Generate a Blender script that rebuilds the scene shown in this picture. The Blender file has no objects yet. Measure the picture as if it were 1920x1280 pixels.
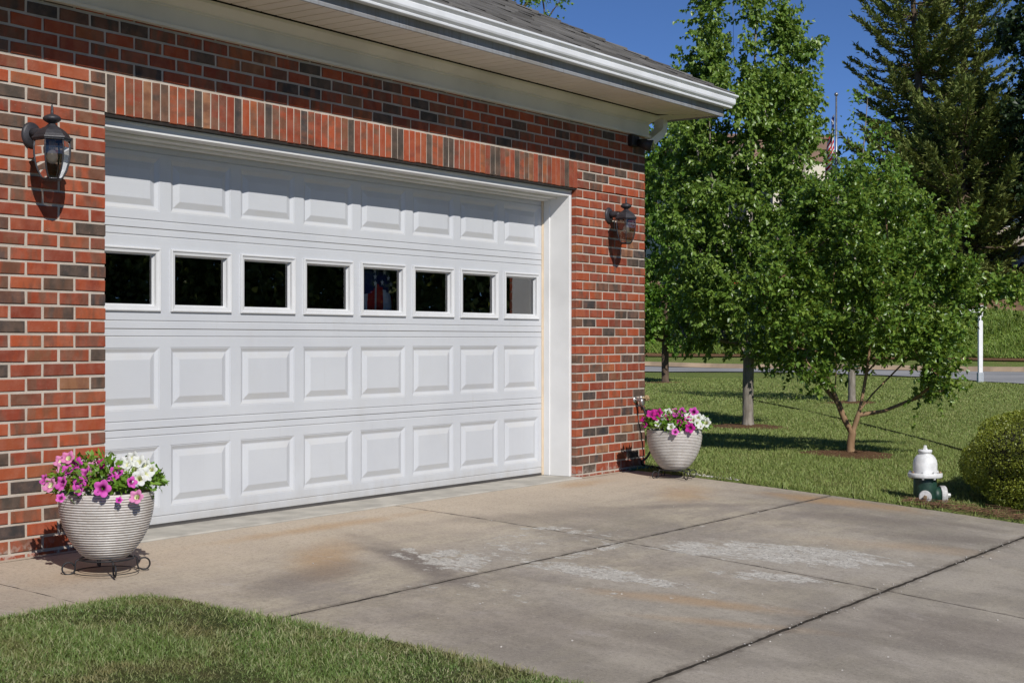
import bpy, bmesh, math, random
import numpy as np
from mathutils import Vector, Matrix
PI = math.pi
S = bpy.context.scene
COL = S.collection
random.seed(11)

# ------------------------------------------------------------------ camera geometry (metres; wall face is y=0, x runs along the wall)
TH = math.radians(55.2183); CS, SN = math.cos(TH), math.sin(TH)
CAM = (-4.9783, -5.9899, 1.048); FPX = 2750.0

def at(px, py, d):
    """world point seen at pixel (1920 wide) at depth d"""
    r = (px-960)/FPX
    return (CAM[0]+d*(SN+r*CS), CAM[1]+d*(CS-r*SN), CAM[2]-(py-638)/FPX*d)
RIGHT = (CS, -SN); FWD = (SN, CS)

# ------------------------------------------------------------------ object helpers
def tag(o, label=None, cat=None, group=None, kind=None):
    if label: o['label'] = label
    if cat: o['category'] = cat
    if group: o['group'] = group
    if kind: o['kind'] = kind
    return o

def empty(name, loc=(0, 0, 0), parent=None):
    o = bpy.data.objects.new(name, None); COL.objects.link(o)
    o.location = loc; o.empty_display_size = .1
    if parent: o.parent = parent
    return o

class MB:
    def __init__(s): s.v = []; s.f = []; s.m = []; s.sm = []; s.c1 = []; s.c2 = []; s.uv = []
    def vert(s, p): s.v.append(tuple(p)); return len(s.v)-1
    def face(s, idx, mat=0, smooth=False, c1=None, c2=None, uv=None):
        s.f.append(tuple(idx)); s.m.append(mat); s.sm.append(smooth)
        s.c1.append(c1); s.c2.append(c2); s.uv.append(uv)
    def quad(s, a, b, c, d, mat=0, **k):
        n = len(s.v); s.v += [tuple(a), tuple(b), tuple(c), tuple(d)]; s.face((n, n+1, n+2, n+3), mat, **k)
    def box(s, x0, x1, y0, y1, z0, z1, mat=0, bev=0.0, **k):
        if bev <= 0:
            n = len(s.v)
            for z in (z0, z1):
                for y in (y0, y1):
                    for x in (x0, x1): s.v.append((x, y, z))
            for f in ((0, 2, 3, 1), (4, 5, 7, 6), (0, 1, 5, 4), (2, 6, 7, 3), (0, 4, 6, 2), (1, 3, 7, 5)):
                s.face([n+i for i in f], mat, **k)
            return
        b = bm_box(x0, x1, y0, y1, z0, z1, bev); s.from_bm(b, mat)
    def from_bm(s, bm, mat=0, smooth=False):
        n = len(s.v); bm.verts.index_update()
        for v in bm.verts: s.v.append(tuple(v.co))
        for f in bm.faces: s.face([n+v.index for v in f.verts], mat, smooth)
        bm.free()
    def tube(s, pts, rad, seg=8, mat=0, caps=True, smooth=True, closed=False):
        pts = [Vector(p) for p in pts]
        if not hasattr(rad, '__len__'): rad = [rad]*len(pts)
        rings = []; up = None; N = len(pts)
        for i, p in enumerate(pts):
            if closed: t = pts[(i+1) % N]-pts[i-1]
            else: t = pts[min(i+1, N-1)]-pts[max(i-1, 0)]
            if t.length < 1e-9: t = Vector((0, 0, 1))
            t.normalize()
            if up is None:
                up = Vector((0, 0, 1)) if abs(t.z) < .9 else Vector((1, 0, 0))
            a = t.cross(up)
            if a.length < 1e-6: a = t.cross(Vector((.3, 1, .2)))
            a.normalize(); b = a.cross(t).normalized(); up = b
            ri = float(rad[i]); rings.append([s.vert(p+ri*(math.cos(2*PI*k/seg)*a+math.sin(2*PI*k/seg)*b)) for k in range(seg)])
        M = N if closed else N-1
        for i in range(M):
            r0, r1 = rings[i], rings[(i+1) % N]
            for k in range(seg):
                s.face((r0[k], r0[(k+1) % seg], r1[(k+1) % seg], r1[k]), mat, smooth)
        if caps and not closed:
            s.face(rings[0][::-1], mat); s.face(rings[-1], mat)
    def lathe(s, prof, c=(0, 0, 0), seg=32, mat=0, smooth=True, axis='z', ang=0):
        """profile of (radius, height)"""
        rings = []
        for r, h in prof:
            ring = []
            if r < 1e-6:
                ring = [s.vert(_ax(0, 0, h, axis, c))]*seg
            else:
                for k in range(seg):
                    a = 2*PI*k/seg+ang
                    ring.append(s.vert(_ax(r*math.cos(a), r*math.sin(a), h, axis, c)))
            rings.append(ring)
        for r0, r1 in zip(rings, rings[1:]):
            for k in range(seg):
                q = []
                for i in (r0[k], r0[(k+1) % seg], r1[(k+1) % seg], r1[k]):
                    if i not in q: q.append(i)
                if len(q) > 2: s.face(q, mat, smooth)
    def prism(s, poly, h0, h1, mat=0, plane='xz'):
        """extrude polygon; plane xz -> along y"""
        n = len(poly); a = []; b = []
        for p in poly:
            if plane == 'xz': a.append(s.vert((p[0], h0, p[1]))); b.append(s.vert((p[0], h1, p[1])))
            elif plane == 'yz': a.append(s.vert((h0, p[0], p[1]))); b.append(s.vert((h1, p[0], p[1])))
            else: a.append(s.vert((p[0], p[1], h0))); b.append(s.vert((p[0], p[1], h1)))
        s.face(a, mat); s.face(b[::-1], mat)
        for i in range(n): s.face((a[i], b[i], b[(i+1) % n], a[(i+1) % n]), mat)
    def ring(s, x0, x1, z0, z1, y, prof, mat=0, cap=True):
        """nested rectangles facing -y; prof of (inset, dy)"""
        L = []
        for i, dy in prof:
            L.append([s.vert(p) for p in ((x0+i, y+dy, z0+i), (x1-i, y+dy, z0+i), (x1-i, y+dy, z1-i), (x0+i, y+dy, z1-i))])
        for a, b in zip(L, L[1:]):
            for k in range(4): s.face((a[k], a[(k+1) % 4], b[(k+1) % 4], b[k]), mat)
        if cap: s.face(L[-1], mat)
    def sweep(s, prof, xl, cx, cy, yb, mat=0, closed=True):
        """profile (outward offset, z) run along the front eave and round the right-hand corner"""
        P = prof+[prof[0]] if closed else prof
        R = []
        for o, z in P:
            R.append([s.vert((xl, cy-o, z)), s.vert((cx+o, cy-o, z)), s.vert((cx+o, yb, z))])
        for a, b in zip(R, R[1:]):
            for k in (0, 1): s.face((a[k], a[k+1], b[k+1], b[k]), mat)
        if closed:
            s.face([r[0] for r in R[:-1]], mat)
    def build(s, name, mats, parent=None, loc=None):
        me = bpy.data.meshes.new(name)
        me.from_pydata(s.v, [], s.f)
        if not isinstance(mats, (list, tuple)): mats = [mats]
        for m in mats: me.materials.append(m)
        me.polygons.foreach_set('material_index', s.m)
        me.polygons.foreach_set('use_smooth', s.sm)
        for nm, arr in (('c1', s.c1), ('c2', s.c2)):
            if any(c is not None for c in arr):
                at_ = me.attributes.new(nm, 'FLOAT_COLOR', 'FACE')
                buf = np.zeros((len(s.f), 4), np.float32)
                for i, c in enumerate(arr):
                    if c is not None: buf[i] = c
                at_.data.foreach_set('color', buf.ravel())
        if any(u is not None for u in s.uv):
            ul = me.uv_layers.new(name='UVMap'); buf = []
            for f, u in zip(s.f, s.uv):
                if u is None: buf += [0., 0.]*len(f)
                else:
                    for q in u: buf += [q[0], q[1]]
            ul.data.foreach_set('uv', buf)
        me.update()
        o = bpy.data.objects.new(name, me); COL.objects.link(o)
        if parent:
            o.parent = parent
        if loc: o.location = loc
        return o

def _ax(a, b, h, axis, c):
    if axis == 'z': return (c[0]+a, c[1]+b, c[2]+h)
    if axis == 'y': return (c[0]+a, c[1]+h, c[2]+b)
    return (c[0]+h, c[1]+a, c[2]+b)

def bm_box(x0, x1, y0, y1, z0, z1, bev=.005, seg=2):
    bm = bmesh.new(); bmesh.ops.create_cube(bm, size=1)
    for v in bm.verts:
        v.co = Vector(((x0+x1)/2+v.co.x*(x1-x0), (y0+y1)/2+v.co.y*(y1-y0), (z0+z1)/2+v.co.z*(z1-z0)))
    bmesh.ops.bevel(bm, geom=bm.edges[:], offset=bev, segments=seg, affect='EDGES', profile=.5)
    return bm

def np_mesh(name, V, quads=None, tris=None, mats=(), parent=None, smooth=False, qmat=None, tmat=None):
    me = bpy.data.meshes.new(name)
    V = np.asarray(V, np.float32)
    nq = 0 if quads is None else len(quads); nt = 0 if tris is None else len(tris)
    me.vertices.add(len(V)); me.vertices.foreach_set('co', V.ravel())
    loops = []
    if nq: loops.append(np.asarray(quads, np.int32).ravel())
    if nt: loops.append(np.asarray(tris, np.int32).ravel())
    loops = np.concatenate(loops)
    me.loops.add(len(loops)); me.loops.foreach_set('vertex_index', loops)
    tot = np.concatenate([np.full(nq, 4, np.int32), np.full(nt, 3, np.int32)])
    st = np.concatenate([[0], np.cumsum(tot)[:-1]]).astype(np.int32)
    me.polygons.add(nq+nt)
    me.polygons.foreach_set('loop_start', st)
    if smooth: me.polygons.foreach_set('use_smooth', np.ones(nq+nt, bool))
    if not isinstance(mats, (list, tuple)): mats = [mats]
    for m in mats: me.materials.append(m)
    if qmat is not None or tmat is not None:
        mi = np.concatenate([np.zeros(nq, np.int32) if qmat is None else qmat, np.zeros(nt, np.int32) if tmat is None else tmat])
        me.polygons.foreach_set('material_index', mi.astype(np.int32))
    me.update(calc_edges=True); me.validate()
    o = bpy.data.objects.new(name, me); COL.objects.link(o)
    if parent: o.parent = parent
    return o

# ------------------------------------------------------------------ material helpers
class NT:
    def __init__(s, name):
        s.m = bpy.data.materials.new(name); s.m.use_nodes = True
        s.t = s.m.node_tree; s.n = s.t.nodes; s.l = s.t.links
        s.b = s.n['Principled BSDF']; s.out = s.n['Material Output']
        s._pos = None
    def node(s, typ, **k):
        n = s.n.new(typ)
        for a, b in k.items(): setattr(n, a, b)
        return n
    def put(s, sock, v):
        if isinstance(v, bpy.types.NodeSocket): s.l.new(v, sock)
        elif isinstance(v, (tuple, list)):
            v = tuple(v)
            if len(sock.default_value) == 4 and len(v) == 3: v = v+(1.,)
            sock.default_value = v
        else: sock.default_value = v
    def pos(s):
        if s._pos is None: s._pos = s.node('ShaderNodeNewGeometry').outputs['Position']
        return s._pos
    def obj(s): return s.node('ShaderNodeTexCoord').outputs['Object']
    def island(s): return s.node('ShaderNodeNewGeometry').outputs['Random Per Island']
    def scale(s, v, k):
        n = s.node('ShaderNodeVectorMath', operation='MULTIPLY'); s.put(n.inputs[0], v); n.inputs[1].default_value = k; return n.outputs[0]
    def add(s, v, k):
        n = s.node('ShaderNodeVectorMath', operation='ADD'); s.put(n.inputs[0], v); s.put(n.inputs[1], k); return n.outputs[0]
    def noise(s, scale, v=None, detail=4, rough=.55, out='Fac', dist=0):
        n = s.node('ShaderNodeTexNoise'); n.inputs['Scale'].default_value = scale
        n.inputs['Detail'].default_value = detail; n.inputs['Roughness'].default_value = rough; n.inputs['Distortion'].default_value = dist
        s.put(n.inputs['Vector'], s.pos() if v is None else v); return n.outputs[out]
    def voro(s, scale, v=None, feature='F1', out='Distance'):
        n = s.node('ShaderNodeTexVoronoi', feature=feature); n.inputs['Scale'].default_value = scale
        s.put(n.inputs['Vector'], s.pos() if v is None else v); return n.outputs[out]
    def ramp(s, f, a, b, lo=0., hi=1., smooth=True):
        n = s.node('ShaderNodeMapRange', interpolation_type='SMOOTHSTEP' if smooth else 'LINEAR')
        s.put(n.inputs['Value'], f); n.inputs['From Min'].default_value = a; n.inputs['From Max'].default_value = b
        n.inputs['To Min'].default_value = lo; n.inputs['To Max'].default_value = hi; return n.outputs[0]
    def math(s, op, a, b=0., c=0.):
        n = s.node('ShaderNodeMath', operation=op); s.put(n.inputs[0], a); s.put(n.inputs[1], b)
        if op in ('MULTIPLY_ADD',): s.put(n.inputs[2], c)
        return n.outputs[0]
    def mix(s, f, a, b, mode='MIX'):
        n = s.node('ShaderNodeMix', data_type='RGBA', blend_type=mode)
        s.put(n.inputs[0], f); s.put(n.inputs[6], a); s.put(n.inputs[7], b); return n.outputs[2]
    def cramp(s, f, stops):
        n = s.node('ShaderNodeValToRGB'); s.put(n.inputs[0], f); e = n.color_ramp.elements
        while len(e) < len(stops): e.new(.5)
        for el, (p, c) in zip(e, stops): el.position = p; el.color = tuple(c)+(1.,)
        return n.outputs[0]
    def bump(s, h, strength=.3, dist=.01):
        n = s.node('ShaderNodeBump'); n.inputs['Strength'].default_value = strength; n.inputs['Distance'].default_value = dist
        s.put(n.inputs['Height'], h); s.l.new(n.outputs[0], s.b.inputs['Normal']); return n.outputs[0]
    def attr(s, name, out='Color'):
        n = s.node('ShaderNodeAttribute', attribute_name=name); return n.outputs[out]
    def set(s, col=None, rough=None, metal=None, spec=None, **k):
        if col is not None: s.put(s.b.inputs['Base Color'], col)
        if rough is not None: s.put(s.b.inputs['Roughness'], rough)
        if metal is not None: s.put(s.b.inputs['Metallic'], metal)
        if spec is not None: s.put(s.b.inputs['Specular IOR Level'], spec)
        return s.m
    def ellipse(s, cx, cy, rx, ry, ang=0):
        """0 at the centre of an ellipse on the ground, 1 on its rim"""
        v = s.add(s.pos(), (-cx, -cy, 0)); r = s.node('ShaderNodeVectorRotate', rotation_type='Z_AXIS')
        s.put(r.inputs['Vector'], v); r.inputs['Angle'].default_value = -math.radians(ang)
        w = s.scale(r.outputs[0], (1/rx, 1/ry, 0)); n = s.node('ShaderNodeVectorMath', operation='LENGTH'); s.put(n.inputs[0], w)
        return n.outputs['Value']

def simple(name, col, rough=.5, metal=0., var=.12, vs=6., bump=0., bs=60., spec=None):
    """a paint-like material: colour with soft mottling and faint dirt"""
    t = NT(name); f = t.noise(vs, t.obj(), 5)
    dark = tuple(c*(1-var) for c in col); lite = tuple(min(1, c*(1+var*.6)) for c in col)
    t.set(t.mix(t.ramp(f, .3, .7), dark, lite), t.ramp(f, .2, .8, max(0, rough-.08), min(1, rough+.08)), metal, spec)
    if bump: t.bump(t.noise(bs, t.obj(), 4), bump, .004)
    return t.m

def leafmat(name, a, b, c, trans=.35, rough=.42, hue=None, spec=.5):
    """leaf: colour varies leaf by leaf, light comes through the blade"""
    t = NT(name); r = t.island()
    col = t.cramp(r, [(0, a), (.5, b), (1, c)])
    big = t.noise(.9, t.pos(), 3)
    col = t.mix(t.ramp(big, .35, .65, 0, .45), col, hue or b)
    t.set(col, rough, 0, spec)
    tr = t.node('ShaderNodeBsdfTranslucent'); t.l.new(t.mix(.5, col, (c[0]*1.5, c[1]*1.35, c[2]*.6)), tr.inputs[0])
    mx = t.node('ShaderNodeMixShader'); mx.inputs[0].default_value = trans
    t.l.new(t.b.outputs[0], mx.inputs[1]); t.l.new(tr.outputs[0], mx.inputs[2]); t.l.new(mx.outputs[0], t.out.inputs[0])
    return t.m

# ------------------------------------------------------------------ materials
def mk_brick():
    t = NT('brick'); uv = t.node('ShaderNodeTexCoord').outputs['UV']
    c1 = t.attr('c1'); c2 = t.attr('c2'); a = t.attr('c1', 'Alpha')
    v = t.node('ShaderNodeCombineXYZ'); t.put(v.inputs[2], t.math('MULTIPLY', a, 91.))
    vec = t.add(t.scale(uv, (2.2, .22, 0)), v.outputs[0])
    band = t.ramp(t.noise(1.3, vec, 3, .5), .40, .62)
    fine = t.noise(55, t.pos(), 5, .65)
    mid = t.noise(14, t.pos(), 4)
    col = t.mix(t.math('MULTIPLY', band, t.attr('c2', 'Alpha')), c1, c2)
    col = t.mix(t.ramp(fine, .55, .75, 0, .35), col, t.mix(.5, col, (.05, .03, .025)))
    col = t.mix(t.ramp(mid, .35, .7, 0, .25), col, t.mix(.5, col, (.5, .3, .22)))
    speck = t.ramp(t.noise(170, t.pos(), 2), .70, .76)
    col = t.mix(t.math('MULTIPLY', speck, .5), col, (.55, .40, .30))
    lz_ = t.node('ShaderNodeSeparateXYZ'); t.put(lz_.inputs[0], t.pos()); ef = t.math('MULTIPLY', t.ramp(lz_.outputs[2], .10, .0), t.ramp(t.noise(16, t.pos(), 5, .7), .48, .62, 0, .7)); col = t.mix(ef, col, (.42, .36, .31))
    t.set(col, .86, 0, .25)
    t.bump(t.math('ADD', fine, t.math('MULTIPLY', t.noise(120, t.pos(), 3), .6)), .5, .004)
    return t.m
def mk_mortar():
    t = NT('mortar'); n = t.noise(9, t.pos(), 5); f = t.noise(150, t.pos(), 4, .7)
    col = t.mix(t.ramp(n, .3, .7), (.43, .37, .305), (.53, .465, .395))
    col = t.mix(t.ramp(f, .55, .7, 0, .3), col, (.3, .25, .2))
    t.set(col, .95, 0, .1); t.bump(f, .6, .004); return t.m
JX_, JA_, JB_ = 2.25, -1.735, -3.29
def mk_concrete():
    t = NT('concrete'); P = t.pos()
    st = t.scale(P, (1., .55, 1))
    big = t.noise(.75, st, 5, .6); mid = t.noise(3.2, t.add(st, (7, 3, 0)), 6, .6); fine = t.noise(60, P, 6, .75); grit = t.noise(230, P, 3, .7)
    col = t.mix(t.ramp(big, .34, .66), (.27, .238, .188), (.435, .38, .292))
    strk = t.noise(2.6, t.scale(t.add(P, (1, 2, 0)), (.55, 2.2, 1)), 8, .72)
    col = t.mix(t.ramp(strk, .40, .62, 0, .6), col, (.235, .205, .18)); col = t.mix(t.ramp(strk, .56, .40, 0, .0), col, (.5, .45, .4))
    col = t.mix(t.ramp(mid, .45, .72, 0, .5), col, (.43, .38, .32))
    mot = t.noise(19, P, 8, .8); col = t.mix(t.ramp(mot, .47, .62, 0, .5), col, t.mix(.5, col, (.13, .11, .095)))
    col = t.mix(t.ramp(t.noise(1.6, t.add(st, (2, 9, 4)), 6, .62), .52, .72, 0, .5), col, (.23, .20, .18))
    # the strip by the door is warmer and paler
    sx = t.node('ShaderNodeSeparateXYZ'); t.put(sx.inputs[0], P)
    near = t.ramp(t.math('ADD', sx.outputs[1], t.math('MULTIPLY', mid, .7)), -1.25, .2)
    col = t.mix(t.math('MULTIPLY', near, .75), col, (.52, .43, .33))
    far = t.ramp(sx.outputs[1], -1.9, -3.4)
    col = t.mix(t.math('MULTIPLY', far, .55), col, t.mix(t.ramp(mid, .4, .6), (.24, .218, .184), (.35, .318, .27)))
    # rust brown stains
    for cx, cy, rx, ry, an, s_ in ((.55, -1.0, .75, .25, 35, .6), (1.16, -2.72, .75, .15, -64, .6), (5.0, -1.85, .3, .85, 8, .7), (1.25, -.35, 1.3, .12, 0, .55), (4.4, -1.0, .7, .3, 20, .5), (.9, -3.05, .6, .1, -60, .4), (3.6, -2.9, .9, .25, -60, .3), (4.2, -.25, .6, .15, 0, .5), (-.5, -.55, .5, .2, 10, .3)):
        e = t.ellipse(cx, cy, rx, ry, an)
        m = t.ramp(t.math('ADD', e, t.math('ADD', t.math('MULTIPLY', mid, 1.1), t.math('MULTIPLY', mot, .5))), 1.8, .85)
        col = t.mix(t.math('MULTIPLY', m, s_), col, (.40, .25, .12))
    # dark tyre-worn grime
    for cx, cy, rx, ry, an, s_ in ((.85, -1.33, .75, .17, 62, .85), (.1, -1.25, .7, .2, 10, .5), (.2, -2.5, .9, .45, -70, .35), (4.5, -2.4, 1.2, .2, -60, .4), (2.6, -.9, 1.2, .2, -20, .3), (1.7, -3.9, 1.0, .5, -60, .45), (3.9, -1.35, .9, .12, -30, .4), (4.2, -3.0, .8, .15, -50, .35)):
        e = t.ellipse(cx, cy, rx, ry, an)
        m = t.ramp(t.math('ADD', e, t.math('MULTIPLY', mid, 1.0)), 1.6, .7)
        col = t.mix(t.math('MULTIPLY', m, s_), col, (.15, .125, .11))
    # dirt bleeding out of the joints
    for axis, c0, wid, k_ in ((1, JA_, .035, .6), (1, JB_, .05, .75), (0, JX_, .025, .45)):
        dd = t.math('ABSOLUTE', t.math('SUBTRACT', sx.outputs[axis], c0)); m = t.ramp(t.math('ADD', dd, t.math('MULTIPLY', t.math('SUBTRACT', t.noise(14, P, 5, .7), .5), .12)), wid, .0)
        col = t.mix(t.math('MULTIPLY', m, k_), col, (.12, .10, .08))
    # pale spalled patches, flaked down to the aggregate
    flake = t.noise(13, t.scale(P, (1.25, .8, 1)), 5, .7); chip = t.noise(34, P, 3, .6)
    tot = None
    for cx, cy, rx, ry, an, k in ((2.72, -2.5, .80, .36, -56, .86), (2.05, -2.75, .4, .16, -60, .7), (2.40, -2.25, .45, .16, -60, .72), (1.38, -2.1, .6, .18, -84, .78), (1.05, -1.45, .36, .24, 40, .78), (.95, -1.22, .25, .12, 40, .6), (1.85, -1.35, .62, .2, 15, .42), (2.2, -1.2, .4, .1, -20, .45), (2.25, -1.5, .35, .25, 15, .36), (1.6, -1.78, .7, .06, 0, .55), (2.3, -2.0, .6, .12, -55, .42), (1.2, -2.6, .6, .25, -65, .22), (.7, -2.2, .7, .3, -60, .17), (3.4, -1.75, 1.0, .05, 0, .3)):
        e = t.ellipse(cx, cy, rx, ry, an)
        m = t.math('MULTIPLY', t.ramp(e, 1.25, .45), k)
        tot = m if tot is None else t.math('MAXIMUM', tot, m)
    rag = t.noise(5.5, t.add(P, (4, 1, 2)), 4, .6); spall = t.ramp(t.math('ADD', t.math('ADD', t.math('MULTIPLY', flake, .62), t.math('MULTIPLY', rag, .38)), t.math('MULTIPLY', tot, .25)), .622, .682)
    film = None
    for cx, cy, rx, ry, an, k in ((2.5, -2.5, 1.1, .55, -58, .55), (1.3, -2.2, .8, .35, -80, .45), (1.5, -1.45, .9, .35, 20, .4), (.9, -2.6, .9, .4, -70, .3), (3.3, -2.3, 1., .4, -40, .25)):
        m = t.math('MULTIPLY', t.ramp(t.math('ADD', t.ellipse(cx, cy, rx, ry, an), t.math('MULTIPLY', t.math('SUBTRACT', mot, .5), 2.2)), 1.15, .2), k*.6); film = m if film is None else t.math('MAXIMUM', film, m)
    col = t.mix(film, col, (.46, .425, .375))
    spall = t.math('MULTIPLY', spall, t.ramp(tot, .02, .1))
    pale = t.mix(t.ramp(chip, .5, .62), (.44, .415, .37), (.585, .56, .51))
    pale = t.mix(t.ramp(t.noise(46, t.scale(P, (1, 1.7, 1)), 4, .75), .55, .62, 0, .85), pale, (.13, .13, .13))
    col = t.mix(spall, col, pale)
    wh = t.ramp(t.noise(5, t.add(st, (3, 8, 1)), 6, .7), .6, .72, 0, .35)
    col = t.mix(wh, col, (.47, .43, .40))
    col = t.mix(t.ramp(fine, .48, .64, 0, .55), col, t.mix(.55, col, (.10, .085, .075))); col = t.mix(t.ramp(t.noise(48, t.add(P, (3, 1, 7)), 6, .8), .54, .68, 0, .45), col, t.mix(.5, col, (.62, .56, .5)))
    col = t.mix(t.ramp(grit, .58, .7, 0, .5), col, t.mix(.5, col, (.7, .65, .6))); col = t.mix(t.ramp(grit, .44, .34, 0, .5), col, t.mix(.6, col, (.06, .05, .045)))
    t.set(col, .9, 0, .2)
    h = t.math('ADD', t.math('MULTIPLY', fine, .5), t.math('ADD', t.math('MULTIPLY', grit, .3), t.math('MULTIPLY', spall, -.6)))
    t.bump(h, .45, .006); return t.m
def mk_lawn(name, a, b, c, dry):
    t = NT(name); n = t.noise(.5, t.pos(), 5); m = t.noise(4, t.pos(), 5, .65); f = t.noise(70, t.pos(), 4, .8)
    col = t.mix(t.ramp(n, .3, .7), a, b); col = t.mix(t.ramp(m, .4, .7, 0, .7), col, c)
    col = t.mix(t.ramp(t.noise(1.3, t.add(t.pos(), (5, 5, 0)), 5, .6), .52, .7, 0, .6), col, dry)
    col = t.mix(t.ramp(f, .35, .7, 0, .6), col, t.mix(.5, col, (.015, .025, .006)))
    t.set(col, .95, 0, .1); t.bump(t.math('ADD', f, t.noise(18, t.pos(), 4)), 1., .03); return t.m
def mk_bark(name, a, b, sc=20):
    t = NT(name); v = t.scale(t.pos(), (1, 1, .25)); n = t.noise(sc, v, 5, .65); g = t.noise(4, t.pos(), 3)
    col = t.mix(t.ramp(n, .3, .7), a, b); col = t.mix(t.ramp(g, .4, .7, 0, .4), col, b)
    t.set(col, .9, 0, .15); t.bump(n, .7, .01); return t.m
def mk_pot():
    t = NT('glazed_ribbed_pot'); n = t.noise(7, t.obj(), 5); f = t.noise(40, t.scale(t.obj(), (1, 1, 2.5)), 5, .7)
    z = t.node('ShaderNodeSeparateXYZ'); t.put(z.inputs[0], t.obj())
    # the grooves between the ribs keep a brown wash
    ph = t.math('FRACT', t.math('MULTIPLY', z.outputs[2], 1/.0118))
    gr = t.ramp(t.math('ABSOLUTE', t.math('SUBTRACT', ph, .5)), .30, .47)
    col = t.mix(t.ramp(n, .35, .7), (.48, .455, .42), (.60, .575, .54))
    col = t.mix(t.ramp(f, .46, .7, 0, .6), col, (.33, .275, .23))
    col = t.mix(t.math('MULTIPLY', gr, .75), col, (.20, .16, .135))
    ang = t.noise(3.2, t.scale(t.obj(), (1, 1, .08)), 2)
    col = t.mix(t.ramp(ang, .60, .66, 0, .35), col, (.38, .31, .25))
    t.set(col, .45, 0, .5); return t.m
def mk_glass(name, tint, keep):
    t = NT(name); tr = t.node('ShaderNodeBsdfTransparent'); tr.inputs[0].default_value = tint+(1,)
    gl = t.node('ShaderNodeBsdfGlossy'); gl.inputs['Roughness'].default_value = .004; gl.inputs[0].default_value = (1, 1, 1, 1)
    fr = t.node('ShaderNodeFresnel'); fr.inputs[0].default_value = 1.5
    nb = t.node('ShaderNodeBump'); nb.inputs['Strength'].default_value = .02; nb.inputs['Distance'].default_value = .01
    t.put(nb.inputs['Height'], t.noise(3, t.pos(), 2)); t.l.new(nb.outputs[0], gl.inputs['Normal'])
    mx = t.node('ShaderNodeMixShader'); t.put(mx.inputs[0], t.math('MINIMUM', t.math('MULTIPLY', fr.outputs[0], keep), 1.))
    t.l.new(tr.outputs[0], mx.inputs[1]); t.l.new(gl.outputs[0], mx.inputs[2]); t.l.new(mx.outputs[0], t.out.inputs[0]); return t.m
def mk_door():
    t = NT('door_white_paint'); n = t.noise(1.7, t.obj(), 5, .6)
    wood = t.noise(26, t.scale(t.obj(), (.10, 1, 2.6)), 5, .65)
    dirt = t.ramp(t.noise(5, t.scale(t.obj(), (1, 1, .4)), 5, .65), .52, .8, 0, .16)
    col = t.mix(t.ramp(n, .3, .7), (.50, .515, .54), (.54, .555, .575))
    geo = t.node('ShaderNodeNewGeometry'); sz = t.node('ShaderNodeSeparateXYZ'); t.put(sz.inputs[0], geo.outputs['True Normal'])
    # dust settles on the ledges that face up
    dust = t.math('MULTIPLY', t.ramp(t.math('ABSOLUTE', sz.outputs[2]), .12, .3), t.ramp(t.noise(6, t.obj(), 4), .3, .7, .2, .6))
    col = t.mix(dirt, col, (.4, .38, .34)); col = t.mix(t.math('MULTIPLY', dust, .45), col, (.50, .47, .40))
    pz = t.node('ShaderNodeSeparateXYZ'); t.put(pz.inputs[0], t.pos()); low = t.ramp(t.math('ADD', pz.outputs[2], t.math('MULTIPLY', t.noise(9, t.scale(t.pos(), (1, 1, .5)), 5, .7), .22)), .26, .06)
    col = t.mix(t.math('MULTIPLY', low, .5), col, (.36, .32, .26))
    run = t.ramp(t.noise(34, t.scale(t.pos(), (1, 1, .035)), 4, .7), .60, .78, 0, .22); col = t.mix(run, col, (.36, .345, .31))
    t.set(col, .48, 0, .4); t.bump(wood, .3, .002); return t.m
def mk_shingle():
    t = NT('asphalt_shingle'); c = t.attr('c1'); f = t.noise(260, t.pos(), 3, .8); n = t.noise(1.2, t.pos(), 4)
    col = t.mix(t.ramp(f, .4, .7, 0, .7), c, t.mix(.5, c, (.3, .28, .26)))
    col = t.mix(t.ramp(n, .4, .7, 0, .3), col, (.12, .115, .11)); t.set(col, .95, 0, .1); t.bump(f, .6, .004); return t.m
def mk_fabric(name):
    t = NT(name); c = t.attr('c1'); f = t.noise(300, t.obj(), 2); t.set(t.mix(t.ramp(f, .3, .7, 0, .25), c, t.mix(.5, c, (.02, .02, .02))), .8, 0, .2)
    return t.m

M = dict(brick=mk_brick(), mortar=mk_mortar(), concrete=mk_concrete(), door=mk_door(), shingle=mk_shingle(), pot=mk_pot(), fabric=mk_fabric('flag_cloth'))
M['trim'] = simple('white_trim_paint', (.70, .695, .68), .45, 0, .06, 3, .08, 40)
M['sash'] = simple('window_sash_paint', (.60, .605, .61), .45, 0, .06, 4)
M['frieze'] = simple('frieze_paint', (.66, .63, .56), .5, 0, .1, 2, .05, 30)
M['soffit'] = simple('vinyl_soffit', (.70, .64, .565), .5, 0, .06, 2)
def mk_fascia():
    t = NT('streaked_fascia'); v = t.scale(t.pos(), (1, 1, .08)); s_ = t.noise(30, v, 4, .7)
    b_ = t.noise(2.5, t.pos(), 3); col = t.mix(t.ramp(s_, .45, .8, 0, .75), (.27, .28, .30), (.15, .135, .115)); col = t.mix(t.ramp(b_, .4, .65, 0, .5), col, (.19, .165, .135)); t.set(col, .5, 0, .3); return t.m
M['fascia'] = mk_fascia()
M['gutter'] = simple('gutter_enamel', (.74, .755, .78), .38, 0, .08, 4)
M['dark'] = simple('dark_gap', (.018, .015, .013), .9)
M['lintel'] = simple('lintel_steel', (.03, .024, .02), .8, .2, .4, 20)
M['weather'] = simple('cream_weatherstrip', (.74, .60, .43), .6, 0, .1, 6)
M['rubber'] = simple('seal_rubber', (.06, .055, .052), .8, 0, .2)
M['iron'] = simple('black_wrought_iron', (.022, .022, .024), .55, .3, .2, 30, .2, 200)
M['lampmetal'] = simple('lantern_black_paint', (.035, .034, .04), .5, .2, .2, 20, .25, 220)
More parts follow.
